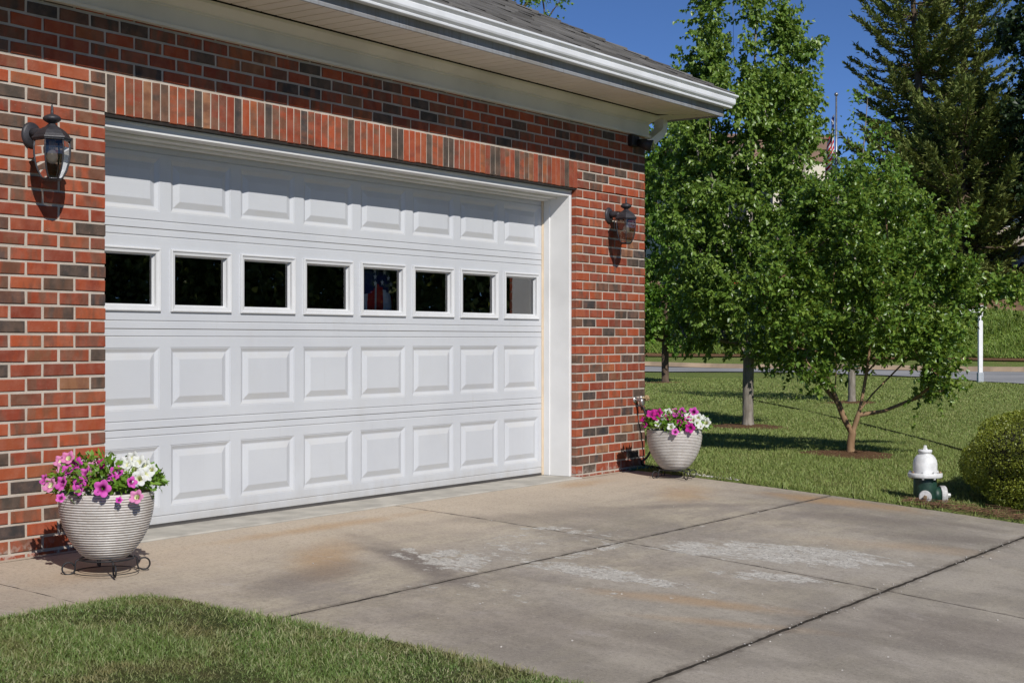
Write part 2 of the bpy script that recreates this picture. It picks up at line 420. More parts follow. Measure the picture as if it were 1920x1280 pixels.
M['soil'] = simple('potting_soil', (.035, .024, .016), .95, 0, .3, 30, .6, 60)
M['glass'] = mk_glass('window_glass', (.88, .88, .88), 2.8)
M['lampglass'] = mk_glass('lantern_glass', (.46, .43, .40), 1.2)
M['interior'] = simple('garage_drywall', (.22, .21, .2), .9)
M['hyd_white'] = simple('hydrant_white_paint', (.68, .68, .67), .5, 0, .22, 11, .4, 50)
M['hyd_green'] = simple('hydrant_green_paint', (.009, .038, .024), .5, 0, .35, 14, .3, 60)
M['rust'] = simple('rusty_brass', (.30, .2, .11), .6, .3, .4, 60)
M['brass'] = simple('tarnished_tap_metal', (.5, .48, .46), .35, .8, .2, 40)
M['hose'] = simple('black_hose_rubber', (.016, .016, .016), .42, 0, .2, 30)
M['hose_green'] = simple('green_hose_rubber', (.02, .10, .08), .45, 0, .2, 30)
M['straw'] = simple('dry_straw', (.40, .28, .14), .9, 0, .3, 30)
M['lawn'] = mk_lawn('lawn', (.155, .21, .05), (.19, .25, .065), (.235, .265, .085), (.27, .235, .10))
M['bank'] = mk_lawn('bank', (.15, .235, .03), (.20, .29, .04), (.24, .30, .06), (.25, .24, .08))
M['asphalt'] = NT('asphalt').set((.30, .30, .305), .95)
def mk_asphalt():
    t = NT('road_asphalt'); f = t.noise(40, t.pos(), 5, .8); n = t.noise(.35, t.pos(), 4)
    t.set(t.mix(t.ramp(n, .3, .7), t.mix(t.ramp(f, .3, .7), (.20, .205, .215), (.29, .295, .30)), (.33, .33, .33)), .95, 0, .2); t.bump(f, .5, .01); return t.m
M['asphalt'] = mk_asphalt()
M['curb'] = simple('curb_concrete', (.40, .30, .20), .9, 0, .25, 1.5)
def mk_mulch():
    t = NT('mulch'); f = t.noise(30, t.scale(t.pos(), (1, 2.2, 1)), 5, .8); col = t.cramp(f, [(.3, (.06, .03, .016)), (.5, (.17, .095, .05)), (.7, (.30, .19, .11))])
    t.set(col, .95, 0, .1); t.bump(f, 1., .03); return t.m
M['mulch'] = mk_mulch()
M['earth'] = simple('bare_earth', (.20, .12, .065), .95, 0, .4, .6)
M['bark_grey'] = mk_bark('grey_bark', (.15, .13, .105), (.29, .26, .22))
M['bark_tan'] = mk_bark('tan_bark', (.20, .12, .065), (.32, .21, .125), 14)
M['bark_dark'] = mk_bark('dark_bark', (.07, .05, .035), (.17, .12, .085), 6)
M['leaf_a'] = leafmat('broad_leaf', (0.075, 0.145, 0.022), (0.15, 0.25, 0.038), (0.3, 0.4, 0.09), .32, .38)
M['leaf_c'] = leafmat('small_leaf', (0.055, 0.12, 0.018), (0.12, 0.215, 0.03), (0.28, 0.38, 0.065), .3, .36)
M['leaf_b'] = leafmat('lawn_tree_leaf', (0.055, 0.13, 0.016), (0.11, 0.22, 0.025), (0.2, 0.33, 0.045), .35, .45)
M['leaf_young'] = leafmat('young_leaf', (0.09, 0.19, 0.025), (0.15, 0.27, 0.035), (0.24, 0.38, 0.06), .4, .45)
M['cedar'] = leafmat('cedar_spray', (0.1, 0.14, 0.035), (0.155, 0.2, 0.048), (0.25, 0.29, 0.08), .12, .6, (.10, .10, .028), .25)
M['leaf_dark'] = leafmat('dark_leaf', (0.016, 0.034, 0.01), (0.028, 0.055, 0.014), (0.045, 0.08, 0.02), .2, .5)
M['wood'] = leafmat('wood_leaf', (.02, .045, .010), (.035, .07, .014), (.06, .10, .02), .2, .6)
M['wood_near'] = leafmat('wood_edge_leaf', (0.16, 0.2, 0.05), (0.26, 0.31, 0.075), (0.42, 0.46, 0.13), .3, .5)
M['box'] = leafmat('boxwood_leaf', (0.12, 0.17, 0.016), (0.24, 0.295, 0.028), (0.37, 0.4, 0.05), .25, .42, (.15, .17, .035))
M['petleaf'] = leafmat('petunia_leaf', (0.075, 0.17, 0.016), (0.13, 0.26, 0.024), (0.22, 0.36, 0.045), .3, .45)
M['grass'] = leafmat('grass_blade', (.075, .155, .028), (.16, .255, .06), (.48, .45, .27), .3, .55)
def patch_grass():
    nt_ = M['grass'].node_tree; n = nt_.nodes; l = nt_.links; b = n['Principled BSDF']; src = b.inputs['Base Color'].links[0].from_socket
    g_ = n.new('ShaderNodeNewGeometry'); q = n.new('ShaderNodeTexNoise'); q.inputs['Scale'].default_value = 3.2; q.inputs['Detail'].default_value = 6; q.inputs['Roughness'].default_value = .7; l.new(g_.outputs['Position'], q.inputs['Vector'])
    r = n.new('ShaderNodeMapRange'); r.inputs['From Min'].default_value = .48; r.inputs['From Max'].default_value = .66; r.inputs['To Max'].default_value = .7; l.new(q.outputs['Fac'], r.inputs['Value'])
    m = n.new('ShaderNodeMix'); m.data_type = 'RGBA'; l.new(r.outputs[0], m.inputs[0]); l.new(src, m.inputs[6]); m.inputs[7].default_value = (.30, .24, .12, 1); l.new(m.outputs[2], b.inputs['Base Color'])
patch_grass()
def mk_grass():
    m = leafmat('grass_blade', (.06, .115, .026), (.12, .185, .05), (.30, .30, .16), .3, .5); return m
M['grass_far'] = leafmat('lawn_blade', (0.18, 0.26, 0.06), (0.24, 0.31, 0.08), (0.35, 0.34, 0.14), .3, .6)
M['carpaint_red'] = simple('red_car_paint', (.55, .02, .02), .25, 0, .05)
M['carpaint_dark'] = simple('dark_blue_car_paint', (.008, .014, .026), .35, 0, .05)
M['carglass'] = simple('car_glass', (.02, .025, .03), .08)
M['tyre'] = simple('tyre_rubber', (.02, .02, .02), .85)
M['alu'] = simple('flagpole_metal', (.3, .3, .3), .35, .7)
M['roofbrown'] = simple('brown_parapet', (.24, .15, .11), .85, 0, .2, 1)
M['cream'] = simple('cream_stucco', (.68, .62, .50), .85, 0, .1, 1)
def mk_farbrick():
    t = NT('far_brick'); b = t.node('ShaderNodeTexBrick'); t.put(b.inputs['Vector'], t.obj()); b.inputs['Scale'].default_value = 3
    b.inputs['Color1'].default_value = (.33, .13, .08, 1); b.inputs['Color2'].default_value = (.25, .10, .065, 1); b.inputs['Mortar'].default_value = (.4, .33, .27, 1)
    t.set(b.outputs[0], .9); return t.m
M['farbrick'] = mk_farbrick()
M['postwhite'] = simple('post_white_paint', (.80, .80, .80), .5, 0, .06)
M['postgrey'] = simple('post_grey_sleeve', (.40, .43, .47), .5, 0, .1)

# ------------------------------------------------------------------ terrain
def zd(y):
    y = np.asarray(y, float); w = np.clip(-y-.1, 0, 16)
    return np.where(w < 5, -(.05*w+.0065*w*w), -(.4125+.115*(w-5)))
RX = [0, 49, 50, 54, 58, 64, 72, 100, 160, 500]; RZ = [0, 0, .12, .45, 2.1, 3.5, 4.9, 7.5, 9.5, 12]
def lawn_z(x, y):
    x = np.asarray(x, float); y = np.asarray(y, float)
    t = np.clip((x-5.3)/6, 0, 1); t = t*t*(3-2*t)
    far = -.1+.6*zd(np.minimum(y+2, 0))
    z = (zd(y)+.012)*(1-t)+far*t
    z = z+.03*np.sin(x*.7+1)*np.cos(y*.6)*t
    return z+np.interp(x, RX, RZ)*np.clip((y+40)/20, 0, 1)*1.0
XE = 5.3                                   # right-hand edge of the drive

# far ground sheet (lawn and terrain), one grid
def grid_mesh(name, xs, ys, zf, mat):
    X, Y = np.meshgrid(xs, ys, indexing='ij'); Z = zf(X, Y)
    V = np.stack([X, Y, Z], -1).reshape(-1, 3); nx, ny = len(xs), len(ys)
    i, j = np.meshgrid(np.arange(nx-1), np.arange(ny-1), indexing='ij'); a = (i*ny+j).ravel()
    return np_mesh(name, V, np.stack([a, a+ny, a+ny+1, a+1], 1), None, mat, smooth=True)
def uniq(*parts): return np.unique(np.round(np.concatenate(parts), 3))
gx = uniq(np.array([XE-.012, XE+.004]), np.arange(XE+.015, 16, .3), np.arange(16, 80, 1.0), np.arange(80, 520, 20.))
gy = uniq(np.arange(-500, -30, 20.), np.arange(-30, -8, 1.), np.arange(-8, 8, .3), np.arange(8, 60, 1.2), np.arange(60, 520, 20.))
lawn = grid_mesh('lawn', gx, gy, lambda x, y: lawn_z(x, y)-np.where(x < XE, .3, np.where(x < XE+.01, .02, 0)), M['lawn']); tag(lawn, kind='structure')
# ground left of the drive's edge (under the house, the walk, and the near lawn)
gx2 = uniq(np.arange(-500, -20, 20.), np.arange(-20, XE, 1.), np.array([XE+.015]))
gl = grid_mesh('ground', gx2, gy, lambda x, y: np.where((y > 8.2), lawn_z(np.full_like(x, 5.3), y), lawn_z(np.full_like(x, 5.3), y)-.2), M['lawn']); tag(gl, kind='structure')

# road beyond the lawn, kerb, bank
def ribbon(name, near, far, mat, dz, n=60):
    near = np.array(near, float); far = np.array(far, float)
    def rs(p):
        s_ = np.concatenate([[0], np.cumsum(np.hypot(*np.diff(p, axis=0).T))]); q = np.linspace(0, s_[-1], n)
        return np.stack([np.interp(q, s_, p[:, 0]), np.interp(q, s_, p[:, 1])], 1)
    a, b = rs(near), rs(far); K = 8; rows = []
    for k in range(K+1):
        p = a+(b-a)*k/K; rows.append(np.stack([p[:, 0], p[:, 1], lawn_z(p[:, 0], p[:, 1])+dz], 1))
    V = np.concatenate(rows); Q = []
    for k in range(K):
        for i in range(n-1): Q.append((k*n+i, k*n+i+1, (k+1)*n+i+1, (k+1)*n+i))
    return np_mesh(name, V, Q, None, mat, smooth=True)
near_e = [(43, 90), (42.6, 40), (42, 19), (41.5, 11), (38, 8), (33, 4.6), (28.5, .5), (26, -6), (25, -25)]
far_e = [(50, 90), (49.6, 40), (49.2, 23), (48.6, 13.5), (48.2, 8.8), (47, 2), (45, -6), (43, -16), (42, -30)]
road = ribbon('road', near_e, far_e, M['asphalt'], .035); tag(road, kind='structure')
kb = MB()
pts = [np.array(p, float) for p in far_e]; dense = []
for a, b in zip(pts, pts[1:]):
    for k in range(12): dense.append(a+(b-a)*k/12)
prev = None
for p in dense:
    z = float(lawn_z(p[0], p[1])); r = [kb.vert((p[0]+o, p[1], z+h)) for o, h in ((-.45, .045), (-.12, .06), (-.05, .2), (.12, .21), (.3, .05))]
    if prev:
        for k in range(4): kb.face((prev[k], r[k], r[k+1], prev[k+1]), 0)
    prev = r
kerb = kb.build('kerb', M['curb']); tag(kerb, kind='structure')
side = ribbon('sidewalk', [(x+4.1, y) for x, y in far_e], [(x+4.9, y) for x, y in far_e], M['mulch'], .05); tag(side, kind='structure')
bank = ribbon('grass_bank', [(x+5.0, y) for x, y in far_e], [(x+10.5, y) for x, y in far_e], M['bank'], .06); tag(bank, kind='structure')
earth = ribbon('earth_slope', [(x+10.5, y) for x, y in far_e], [(x+24, y) for x, y in far_e], M['earth'], .06); tag(earth, kind='structure')

# ------------------------------------------------------------------ driveway slabs
JX, JA, JB = 2.25, -1.735, -3.29
def slab(mb, x0, x1, y0, y1, jit=.005, rng=random.Random(5)):
    nx = max(2, int((x1-x0)/.05)); ny = max(2, int((y1-y0)/.05))
    ids = {}
    for i in range(nx+1):
        for j in range(ny+1):
            x = x0+(x1-x0)*i/nx; y = y0+(y1-y0)*j/ny; z = float(zd(y)); e = i in (0, nx) or j in (0, ny)
            if e:
                z -= .001; x += rng.uniform(-jit, jit); y += rng.uniform(-jit, jit)
            else: z += .0015*math.sin(x*3.1+y)*math.cos(y*2.7)
            ids[i, j] = mb.vert((x, y, z))
    for i in range(nx):
        for j in range(ny): mb.face((ids[i, j], ids[i+1, j], ids[i+1, j+1], ids[i, j+1]), 0, True)
    def skirt(seq):
        t_ = [mb.vert(mb.v[k]) for k in seq]; b = [mb.vert((mb.v[k][0], mb.v[k][1], mb.v[k][2]-.1)) for k in seq]
        for a in range(len(seq)-1): mb.face((t_[a], t_[a+1], b[a+1], b[a]), 1)
    skirt([ids[i, 0] for i in range(nx+1)]); skirt([ids[i, ny] for i in range(nx+1)])
    skirt([ids[0, j] for j in range(ny+1)]); skirt([ids[nx, j] for j in range(ny+1)])
dm = MB(); g = .0055
slab(dm, -5, -.97-g*.6, -1.4, .0, .002)
slab(dm, -.97+g*.6, JX-g*.55, JA+g, -.064, .005); slab(dm, JX+g*.55, XE, JA+g, -.064, .005)
slab(dm, -1.3, JX-g*.6, JB+g*1.7, JA-g, .007); slab(dm, JX+g*.6, XE, JB+g*1.7, JA-g, .007)
for a, b in ((-5.2, JB), (-7.2, -5.2), (-9.4, -7.2), (-11.6, -9.4), (-14, -11.6)):
    slab(dm, -1.3, JX-g*.6, a+g, b-g*1.7, .0045); slab(dm, JX+g*.6, XE, a+g, b-g*1.7, .0045)
# wall strips either side of the opening, and the garage floor apron
slab(dm, -.97+g*.6, 0, -.055, .0, .0); slab(dm, 4.512, XE+.02, -.055, .0, .0)
ap = [(-.051, -.03), (-.05, .0), (-.045, .006), (.3, .008), (8, .008)]
for (ya, za), (yb, zb) in zip(ap, ap[1:]):
    for k in range(24):
        xa, xb = 4.512*k/24, 4.512*(k+1)/24
        dm.quad((xa, ya, za), (xb, ya, za), (xb, yb, zb), (xa, yb, zb), 2)
yy = [0.0]+[-.25*i for i in range(1, 57)]
for ya, yb in zip(yy, yy[1:]):
    dm.quad((-9, ya, float(zd(ya))-.022), (XE-.02, ya, float(zd(ya))-.022), (XE-.02, yb, float(zd(yb))-.022), (-9, yb, float(zd(yb))-.022), 1)
def mk_joint():
    t = NT('joint_grime'); f = t.noise(60, t.pos(), 5, .8); t.set(t.cramp(f, [(.35, (.015, .012, .009)), (.6, (.04, .032, .024)), (.8, (.14, .12, .09))]), .95); t.bump(f, .8, .01); return t.m
M['joint'] = mk_joint()
M['apron'] = simple('grey_apron_concrete', (.40, .375, .325), .9, 0, .22, 5, .3, 120)
drive = dm.build('driveway', [M['concrete'], M['joint'], M['apron']]); tag(drive, kind='structure')

# ------------------------------------------------------------------ house
house = empty('garage_house', (2.25, 0, 0))
tag(house, 'red brick house with white double garage door, white eaves and grey shingle roof', 'house')
def hp(mb, name, mats, parent=None):
    o = mb.build(name, mats, parent or house)
    if parent is None: o.location = (-2.25, 0, 0)
    return o
L_, C_, XC, ZT = .192, .0706, 5.568, 2.209      # brick length, course height, right corner, top of opening
OPR = 4.512                                     # right edge of the opening
RB = random.Random(3)
RED = [(.29, .056, .022), (.255, .050, .022), (.33, .066, .023), (.22, .044, .022), (.195, .044, .024), (.31, .074, .029), (.27, .062, .027)]
BRN = [(.150, .062, .036), (.135, .068, .042), (.17, .070, .036), (.12, .055, .036)]
DRK = [(.055, .045, .037), (.066, .053, .042), (.043, .039, .038), (.080, .056, .042)]
ORG = [(.30, .085, .030), (.28, .13, .065)]
def pick():
    r = RB.random()
    if r < .125: a, b, k = RB.choice(DRK), RB.choice(DRK+BRN[:2]), .7
    elif r < .20: a, b, k = RB.choice(BRN), RB.choice(DRK), .85
    elif r < .33: a, b, k = RB.choice(BRN), RB.choice(RED), .9
    elif r < .38: a, b, k = RB.choice(ORG), RB.choice(BRN), .8
    elif r < .72: a, b, k = RB.choice(RED), RB.choice(BRN), .75
    else: a, b, k = RB.choice(RED), RB.choice(RED), .8
    j = RB.uniform(.88, 1.1)
    return tuple(c*j for c in a)+(RB.random(),), b+(k,)
def brick(mb, x0, x1, z0, z1, dep=.09, vertical=False, y=0):
    c1, c2 = pick(); j = lambda s_=.0016: RB.uniform(-s_, s_)
    yo = y+RB.uniform(-.0012, .0012); ch = .0028; n = len(mb.v); segx = 1
    O = [(x0+j(), z0+j()), (x1+j(), z0+j()), (x1+j(), z1+j()), (x0+j(), z1+j())]
    for (x, z), (sx, sz) in zip(O, ((1, 1), (-1, 1), (-1, -1), (1, -1))): mb.v.append((x+sx*ch, yo, z+sz*ch))
    for x, z in O: mb.v.append((x, yo+.003, z))
    for x, z in O: mb.v.append((x, yo+dep, z))
    U = [(0, 0), (1, 0), (1, 1), (0, 1)] if not vertical else [(0, 0), (0, 1), (1, 1), (1, 0)]
    w = (x1-x0)/L_ if not vertical else 1
    U = [(a*w if not vertical else a, b) for a, b in U]
    mb.face((n, n+1, n+2, n+3), 0, c1=c1, c2=c2, uv=U)
    for k in range(4):
        a, b = k, (k+1) % 4
        mb.face((n+4+a, n+4+b, n+b, n+a), 0, c1=c1, c2=c2, uv=[U[a], U[b], U[b], U[a]])
        mb.face((n+8+a, n+8+b, n+4+b, n+4+a), 0, c1=c1, c2=c2, uv=[U[a], U[b], U[b], U[a]])
wb = MB(); XL = -4.0; m_ = .0082
SOL0, SOL1 = ZT+.003, ZT+3*C_+.002
def course(z0, z1, off, ivs):
    for a, b in ivs:
        i = math.floor((a-off)/L_)-1
        while True:
            x0 = i*L_+off; x1 = x0+L_; i += 1
            if x0 >= b-1e-6: break
            p, q = max(x0, a), min(x1, b)
            if q-p < .035: continue
            lm = m_ if p > a+1e-6 else 0; rm = m_ if q < b-1e-6 else 0
            brick(wb, p+lm+RB.uniform(-.001, .001), q-rm+RB.uniform(-.001, .001), z0, z1)
for k in range(-3, 42):
    z0 = ZT-(31-k)*C_+.0066+RB.uniform(-.0006, .0006); z1 = z0+C_-.0138
    if z0 > 2.86: break
    off = 0 if k % 2 == 0 else L_/2
    if z1 < ZT+.002: iv = [(XL, 0), (OPR, XC)]
    elif z0 < SOL1-.01: iv = [(XL, .0), (OPR+.024, XC)]
    else: iv = [(XL, XC)]
    course(z0, z1, off, iv)
for a, b, z0, z1 in ((XL, -.002, -.4, 2.9), (OPR+.004, XC-.003, -.4, ZT), (-.002, XC-.003, ZT+.008, 2.9)):
    nx = max(2, int((b-a)/.1)); 
    wb.quad((a, .0065, z0), (b, .0065, z0), (b, .0065, z1), (a, .0065, z1), 1)
wb.quad((OPR+.0045, .0065, -.4), (OPR+.0045, .095, -.4), (OPR+.0045, .095, ZT), (OPR+.0045, .0065, ZT), 1)
hp(wb, 'brick_wall', [M['brick'], M['mortar']])
sb = MB(); x = .008; nS = 75; pw = (OPR+.018-.008)/nS
for i in range(nS):
    brick(sb, x+.0055, x+pw-.0055, SOL0+RB.uniform(-.004, .001), SOL1-.011, .09, True, -.0008); x += pw
hp(sb, 'soldier_course', [M['brick']])
lb = MB(); lb.box(.0, OPR+.012, .006, .11, ZT-.012, ZT+.001); hp(lb, 'steel_lintel', M['lintel'])
# shell of the house
sh = MB(); sh.quad((XC-.004, .09, -.4), (XC-.004, 8, -.4), (XC-.004, 8, 2.9), (XC-.004, .09, 2.9)); sh.quad((XL, .09, -.4), (XL, 8, -.4), (XL, 8, 2.9), (XL, .09, 2.9)); sh.quad((XL, 8, -.4), (XC, 8, -.4), (XC, 8, 2.9), (XL, 8, 2.9))
hp(sh, 'side_wall', M['farbrick'])
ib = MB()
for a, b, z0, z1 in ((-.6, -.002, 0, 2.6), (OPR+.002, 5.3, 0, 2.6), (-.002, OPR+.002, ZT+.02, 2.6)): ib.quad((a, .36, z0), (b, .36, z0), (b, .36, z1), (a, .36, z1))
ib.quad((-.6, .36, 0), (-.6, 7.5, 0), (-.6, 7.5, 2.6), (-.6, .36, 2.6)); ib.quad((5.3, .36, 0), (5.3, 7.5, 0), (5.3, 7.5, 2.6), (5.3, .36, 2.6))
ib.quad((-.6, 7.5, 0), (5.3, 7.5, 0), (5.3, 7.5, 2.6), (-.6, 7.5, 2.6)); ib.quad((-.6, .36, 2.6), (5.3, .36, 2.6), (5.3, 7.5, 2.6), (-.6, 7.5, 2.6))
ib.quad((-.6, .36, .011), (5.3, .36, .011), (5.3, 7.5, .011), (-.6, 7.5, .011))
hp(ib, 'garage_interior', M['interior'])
# frieze, soffit, fascia, gutter
fb = MB()
fb.sweep([(.0, 2.715), (.034, 2.715), (.036, 2.733), (.024, 2.737), (.024, 2.822), (.033, 2.826), (.033, 2.836), (.05, 2.845), (.078, 2.872), (.086, 2.88), (.088, 2.897), (0, 2.90)], XL-.35, XC, 0, 8)
hp(fb, 'frieze', M['frieze'])
FX, FY, SZ = 5.955, -.5, 2.905
so = MB(); pit = .117
def diag_y(x): return -.03-(x-(XC+.03))*((-.03-FY)/(FX-XC-.03))
def diag_x(y): return XC+.03+(-.03-y)*((FX-XC-.03)/(-.03-FY))
x = XL-.35
while x < FX:
    for xa, xb, za, zb in ((x, x+pit-.014, 0, 0), (x+pit-.014, x+pit-.008, 0, .007), (x+pit-.008, x+pit-.004, .007, .007), (x+pit-.004, x+pit, .007, 0)):
        xa, xb = min(xa, FX), min(xb, FX)
        ya = -.094 if xa < XC+.03 else min(-.094, diag_y(xa)-.005); yb = -.094 if xb < XC+.03 else min(-.094, diag_y(xb)-.005)
        if xb > xa and ya > FY: so.quad((xa, FY, SZ+za), (xb, FY, SZ+zb), (xb, max(yb, FY), SZ+zb), (xa, max(ya, FY), SZ+za), 0)
    x += pit
y = FY
while y < 8:
    for ya, yb, za, zb in ((y, y+pit-.014, 0, 0), (y+pit-.014, y+pit-.008, 0, .007), (y+pit-.008, y+pit, .007, 0)):
        xa = max(XC+.094, diag_x(ya)+.005); xb = max(XC+.094, diag_x(yb)+.005)
        so.quad((FX, ya, SZ+za), (FX, yb, SZ+zb), (min(xb, FX), yb, SZ+zb), (min(xa, FX), ya, SZ+za), 0)
    y += pit
so.quad((XL-.35, FY, SZ+.014), (FX, FY, SZ+.014), (FX, .3, SZ+.014), (XL-.35, .3, SZ+.014), 1); so.quad((XC-.1, .3, SZ+.014), (FX, .3, SZ+.014), (FX, 8, SZ+.014), (XC-.1, 8, SZ+.014), 1)
hp(so, 'soffit', [M['soffit'], M['dark']])
fa = MB(); fa.sweep([(0, 2.893), (.014, 2.893), (.016, 2.91), (.012, 2.915), (.012, 3.06), (0, 3.06)], XL-.35, FX, FY, 8); hp(fa, 'fascia', M['fascia'])
gu = MB()
gp = [(.014, 2.964), (.062, 2.962), (.066, 2.965), (.068, 2.976), (.066, 2.979), (.073, 2.985), (.083, 2.995), (.088, 3.006), (.089, 3.034), (.086, 3.039), (.091, 3.043), (.105, 3.057), (.107, 3.060), (.107, 3.071), (.095, 3.0725), (.094, 3.065), (.085, 3.055), (.076, 3.01), (.06, 2.97), (.016, 2.97)]
gu.sweep(gp, XL-.35, FX, FY, 8); gut = hp(gu, 'gutter', M['gutter'])
# roof
PT = .52; EY, EX, EZ = FY-.085, FX+.085, 3.066
ro = MB(); RR = random.Random(8)
def shc():
    v = RR.choice((.075, .095, .12, .15, .11)); return (v*1.02, v*.98, v*.93, 1)
nrow = 30; e = .125
for r in range(nrow):
    y0 = EY+r*e; y1 = y0+e+.03; z0 = EZ+r*e*PT; z1 = z0+(e+.03)*PT
    x = XL-.4+RR.uniform(-.2, 0); xh = EX-r*e
    while x < xh:
        w = RR.choice((.12, .17, .22, .30)); xb = min(x+w, xh); t = RR.choice((.006, .006, .013)); c = shc()
        dxh = e+.03
        tb = min(xb, xh-dxh) if xb > xh-dxh else xb
        ta = min(x, xh-dxh)
        p = [(x, y0, z0+.008+t), (xb, y0, z0+.008+t), (max(tb, ta), y1, z1+.004), (ta, y1, z1+.004)]
        ro.quad(*p, 0, c1=c)
        ro.quad((x, y0, z0-.002), (xb, y0, z0-.002), p[1], p[0], 0, c1=c)
        x = xb
yr = EY+nrow*e; zr = EZ+nrow*e*PT; c = (.1, .098, .092, 1)
ro.quad((XL-.4, EY+.02, EZ-.01), (EX-.02, EY+.02, EZ-.01), (EX-nrow*e, yr, zr-.02), (XL-.4, yr, zr-.02), 0, c1=c)
ro.quad((EX, EY, EZ), (EX, 8.6, EZ), (EX-nrow*e, yr+.6, zr), (EX-nrow*e, yr, zr), 0, c1=c)
ro.quad((XL-.4, yr, zr), (EX-nrow*e, yr, zr), (EX-nrow*e, yr+.6, zr), (XL-.4, yr+.6, zr), 0, c1=c)
ro.quad((XL-.4, yr+.6, zr), (EX-nrow*e, yr+.6, zr), (EX, 8.6, EZ), (XL-.4, 8.6, EZ), 0, c1=c)
ro.face([ro.vert(p) for p in ((XL-.4, EY, EZ), (XL-.4, yr, zr), (XL-.4, yr+.6, zr), (XL-.4, 8.6, EZ))], 0, c1=c)
roof = hp(ro, 'roof', M['shingle'])
rc = MB(); q = .13
for k in range(int(nrow*e/q)):
    t0 = k*q; t1 = t0+q+.05; c = shc(); hz = .028
    a0 = Vector((EX-t0, EY+t0, EZ+t0*PT+hz)); a1 = Vector((EX-t1, EY+t1, EZ+t1*PT+.008)); w = .13
    l = Vector((-w, 0, -.0)); r_ = Vector((0, w, -.0))
    for d in (l, r_):
        rc.quad(a0, a0+d+Vector((0, 0, -.01)), a1+d, a1, 0, c1=c); rc.quad(a0, a0+d+Vector((0, 0, -.01)), a0+d+Vector((0, 0, -.03)), a0+Vector((0, 0, -.03)), 0, c1=c)
hp(rc, 'hip_cap', M['shingle'], roof)
# downspout elbow behind the corner
ds = MB()
path = [(5.925, .05, 2.985), (5.925, .05, 2.86), (5.915, .05, 2.82), (5.88, .06, 2.78), (5.73, .11, 2.67), (5.67, .17, 2.61), (5.64, .25, 2.5), (5.622, .32, 0.1)]
prev = None
for i, p in enumerate(path):
    p = Vector(p); t = Vector(path[min(i+1, len(path)-1)])-Vector(path[max(i-1, 0)]); t.normalize()
    a = Vector((0, 1, 0)); b = t.cross(a).normalized(); r = [ds.vert(p+a*sx*.045+b*sz*.034) for sx, sz in ((-1, -1), (1, -1), (1, 1), (-1, 1))]
    if prev:
        for k in range(4): ds.face((prev[k], prev[(k+1) % 4], r[(k+1) % 4], r[k]))
    prev = r
hp(ds, 'downspout', M['gutter'])
# casing and header round the door
YD = .29
cs = MB()
CR, CI = OPR-.001, 4.480
for xa, xb, sa, sb_ in ((.0, .032, .031, .043), (CI, CR, CI-.011, CI+.001)):
    cs = MB(); cs.box(xa, xb, .045, .34, .008, 2.153, 0, .004); cs.box(sa, sb_, .222, .275, .009, 2.14, 0, .003)
    hp(cs, 'door_casing', M['trim'])
hd = MB()
hd.box(.001, CR-.001, .047, .34, 2.151, ZT-.013, 0, .0)
hd.box(.033, CI-.001, .16, .30, 2.136, 2.150, 0, .003); hd.box(.044, CI-.012, .225, .286, 2.122, 2.135, 0, .002)
hd.box(.0, CR, .041, .047, 2.185, ZT-.014, 0, .001)
hp(hd, 'header_trim', M['trim'])
# garage door
gd = empty('garage_door', (0, 0, 0), house); gd.location = (-2.25, 0, 0)
DX0, DX1 = .05, 4.462
PX = [.155+.543*k for k in range(8)]; PW = .463
def section(z0, z1, pz0, pz1, holes=False):
    mb = MB(); gb, gt = z0+.043, z1-.043
    # edge strips with v grooves
    zs = [(z0+.0015, .012), (z0+.0015, .002), (z0+.004, 0), (gb-.004, 0), (gb-.001, .005), (gb+.002, .005), (gb+.006, 0), (pz0, 0)]
    zt = [(pz1, 0), (gt-.004, 0), (gt-.001, .005), (gt+.002, .005), (gt+.006, 0), (z1-.004, 0), (z1-.0015, .002), (z1-.0015, .012)]
    for prof in (zs, zt):
        for (za, ya), (zb, yb) in zip(prof, prof[1:]): mb.quad((DX0, YD+ya, za), (DX1, YD+ya, za), (DX1, YD+yb, zb), (DX0, YD+yb, zb))
    xs = [DX0]
    for p in PX: xs += [p, p+PW]
    xs.append(DX1)
    for a, b in zip(xs[::2], xs[1::2]): mb.quad((a, YD, pz0), (b, YD, pz0), (b, YD, pz1), (a, YD, pz1))
    for p in PX:
        if holes: mb.ring(p, p+PW, pz0, pz1, YD, [(0, 0), (.012, .0), (.02, .03), (.022, .045)], cap=False)
        else: mb.ring(p, p+PW, pz0, pz1, YD, [(0, 0), (.002, .003), (.006, .0025), (.026, .012), (.031, .0125), (.034, .0115), (.066, .001), (.068, .0005)])
    mb.quad((DX0, YD+.046, z0), (DX1, YD+.046, z0), (DX1, YD+.046, pz0+.02), (DX0, YD+.046, pz0+.02))
    return mb.build('door_section', M['door'], gd)
section(.024, .561, .119, .461); section(.561, 1.111, .665, 1.009); section(1.111, 1.667, 1.214, 1.557, True); section(1.667, 2.13, 1.763, 2.061)
bk = MB()
bk.quad((DX0, YD+.05, .012), (DX1, YD+.05, .012), (DX1, YD+.05, 1.22), (DX0, YD+.05, 1.22)); bk.quad((DX0, YD+.05, 1.55), (DX1, YD+.05, 1.55), (DX1, YD+.05, 2.15), (DX0, YD+.05, 2.15))
xs = [DX0]
for p in PX: xs += [p+.024, p+PW-.024]
xs.append(DX1)
for a, b in zip(xs[::2], xs[1::2]): bk.quad((a, YD+.05, 1.22), (b, YD+.05, 1.22), (b, YD+.05, 1.55), (a, YD+.05, 1.55))
bk.build('door_backing', M['interior'], gd)
fr = MB(); fr.ring(0, PW+.004, 0, .351, 0, [(0, 0), (.0005, -.012), (.006, -.0145), (.011, -.013), (.013, -.008), (.030, -.005), (.031, .012), (.034, .014), (.035, .02), (.040, .021), (.041, .026)], cap=False)
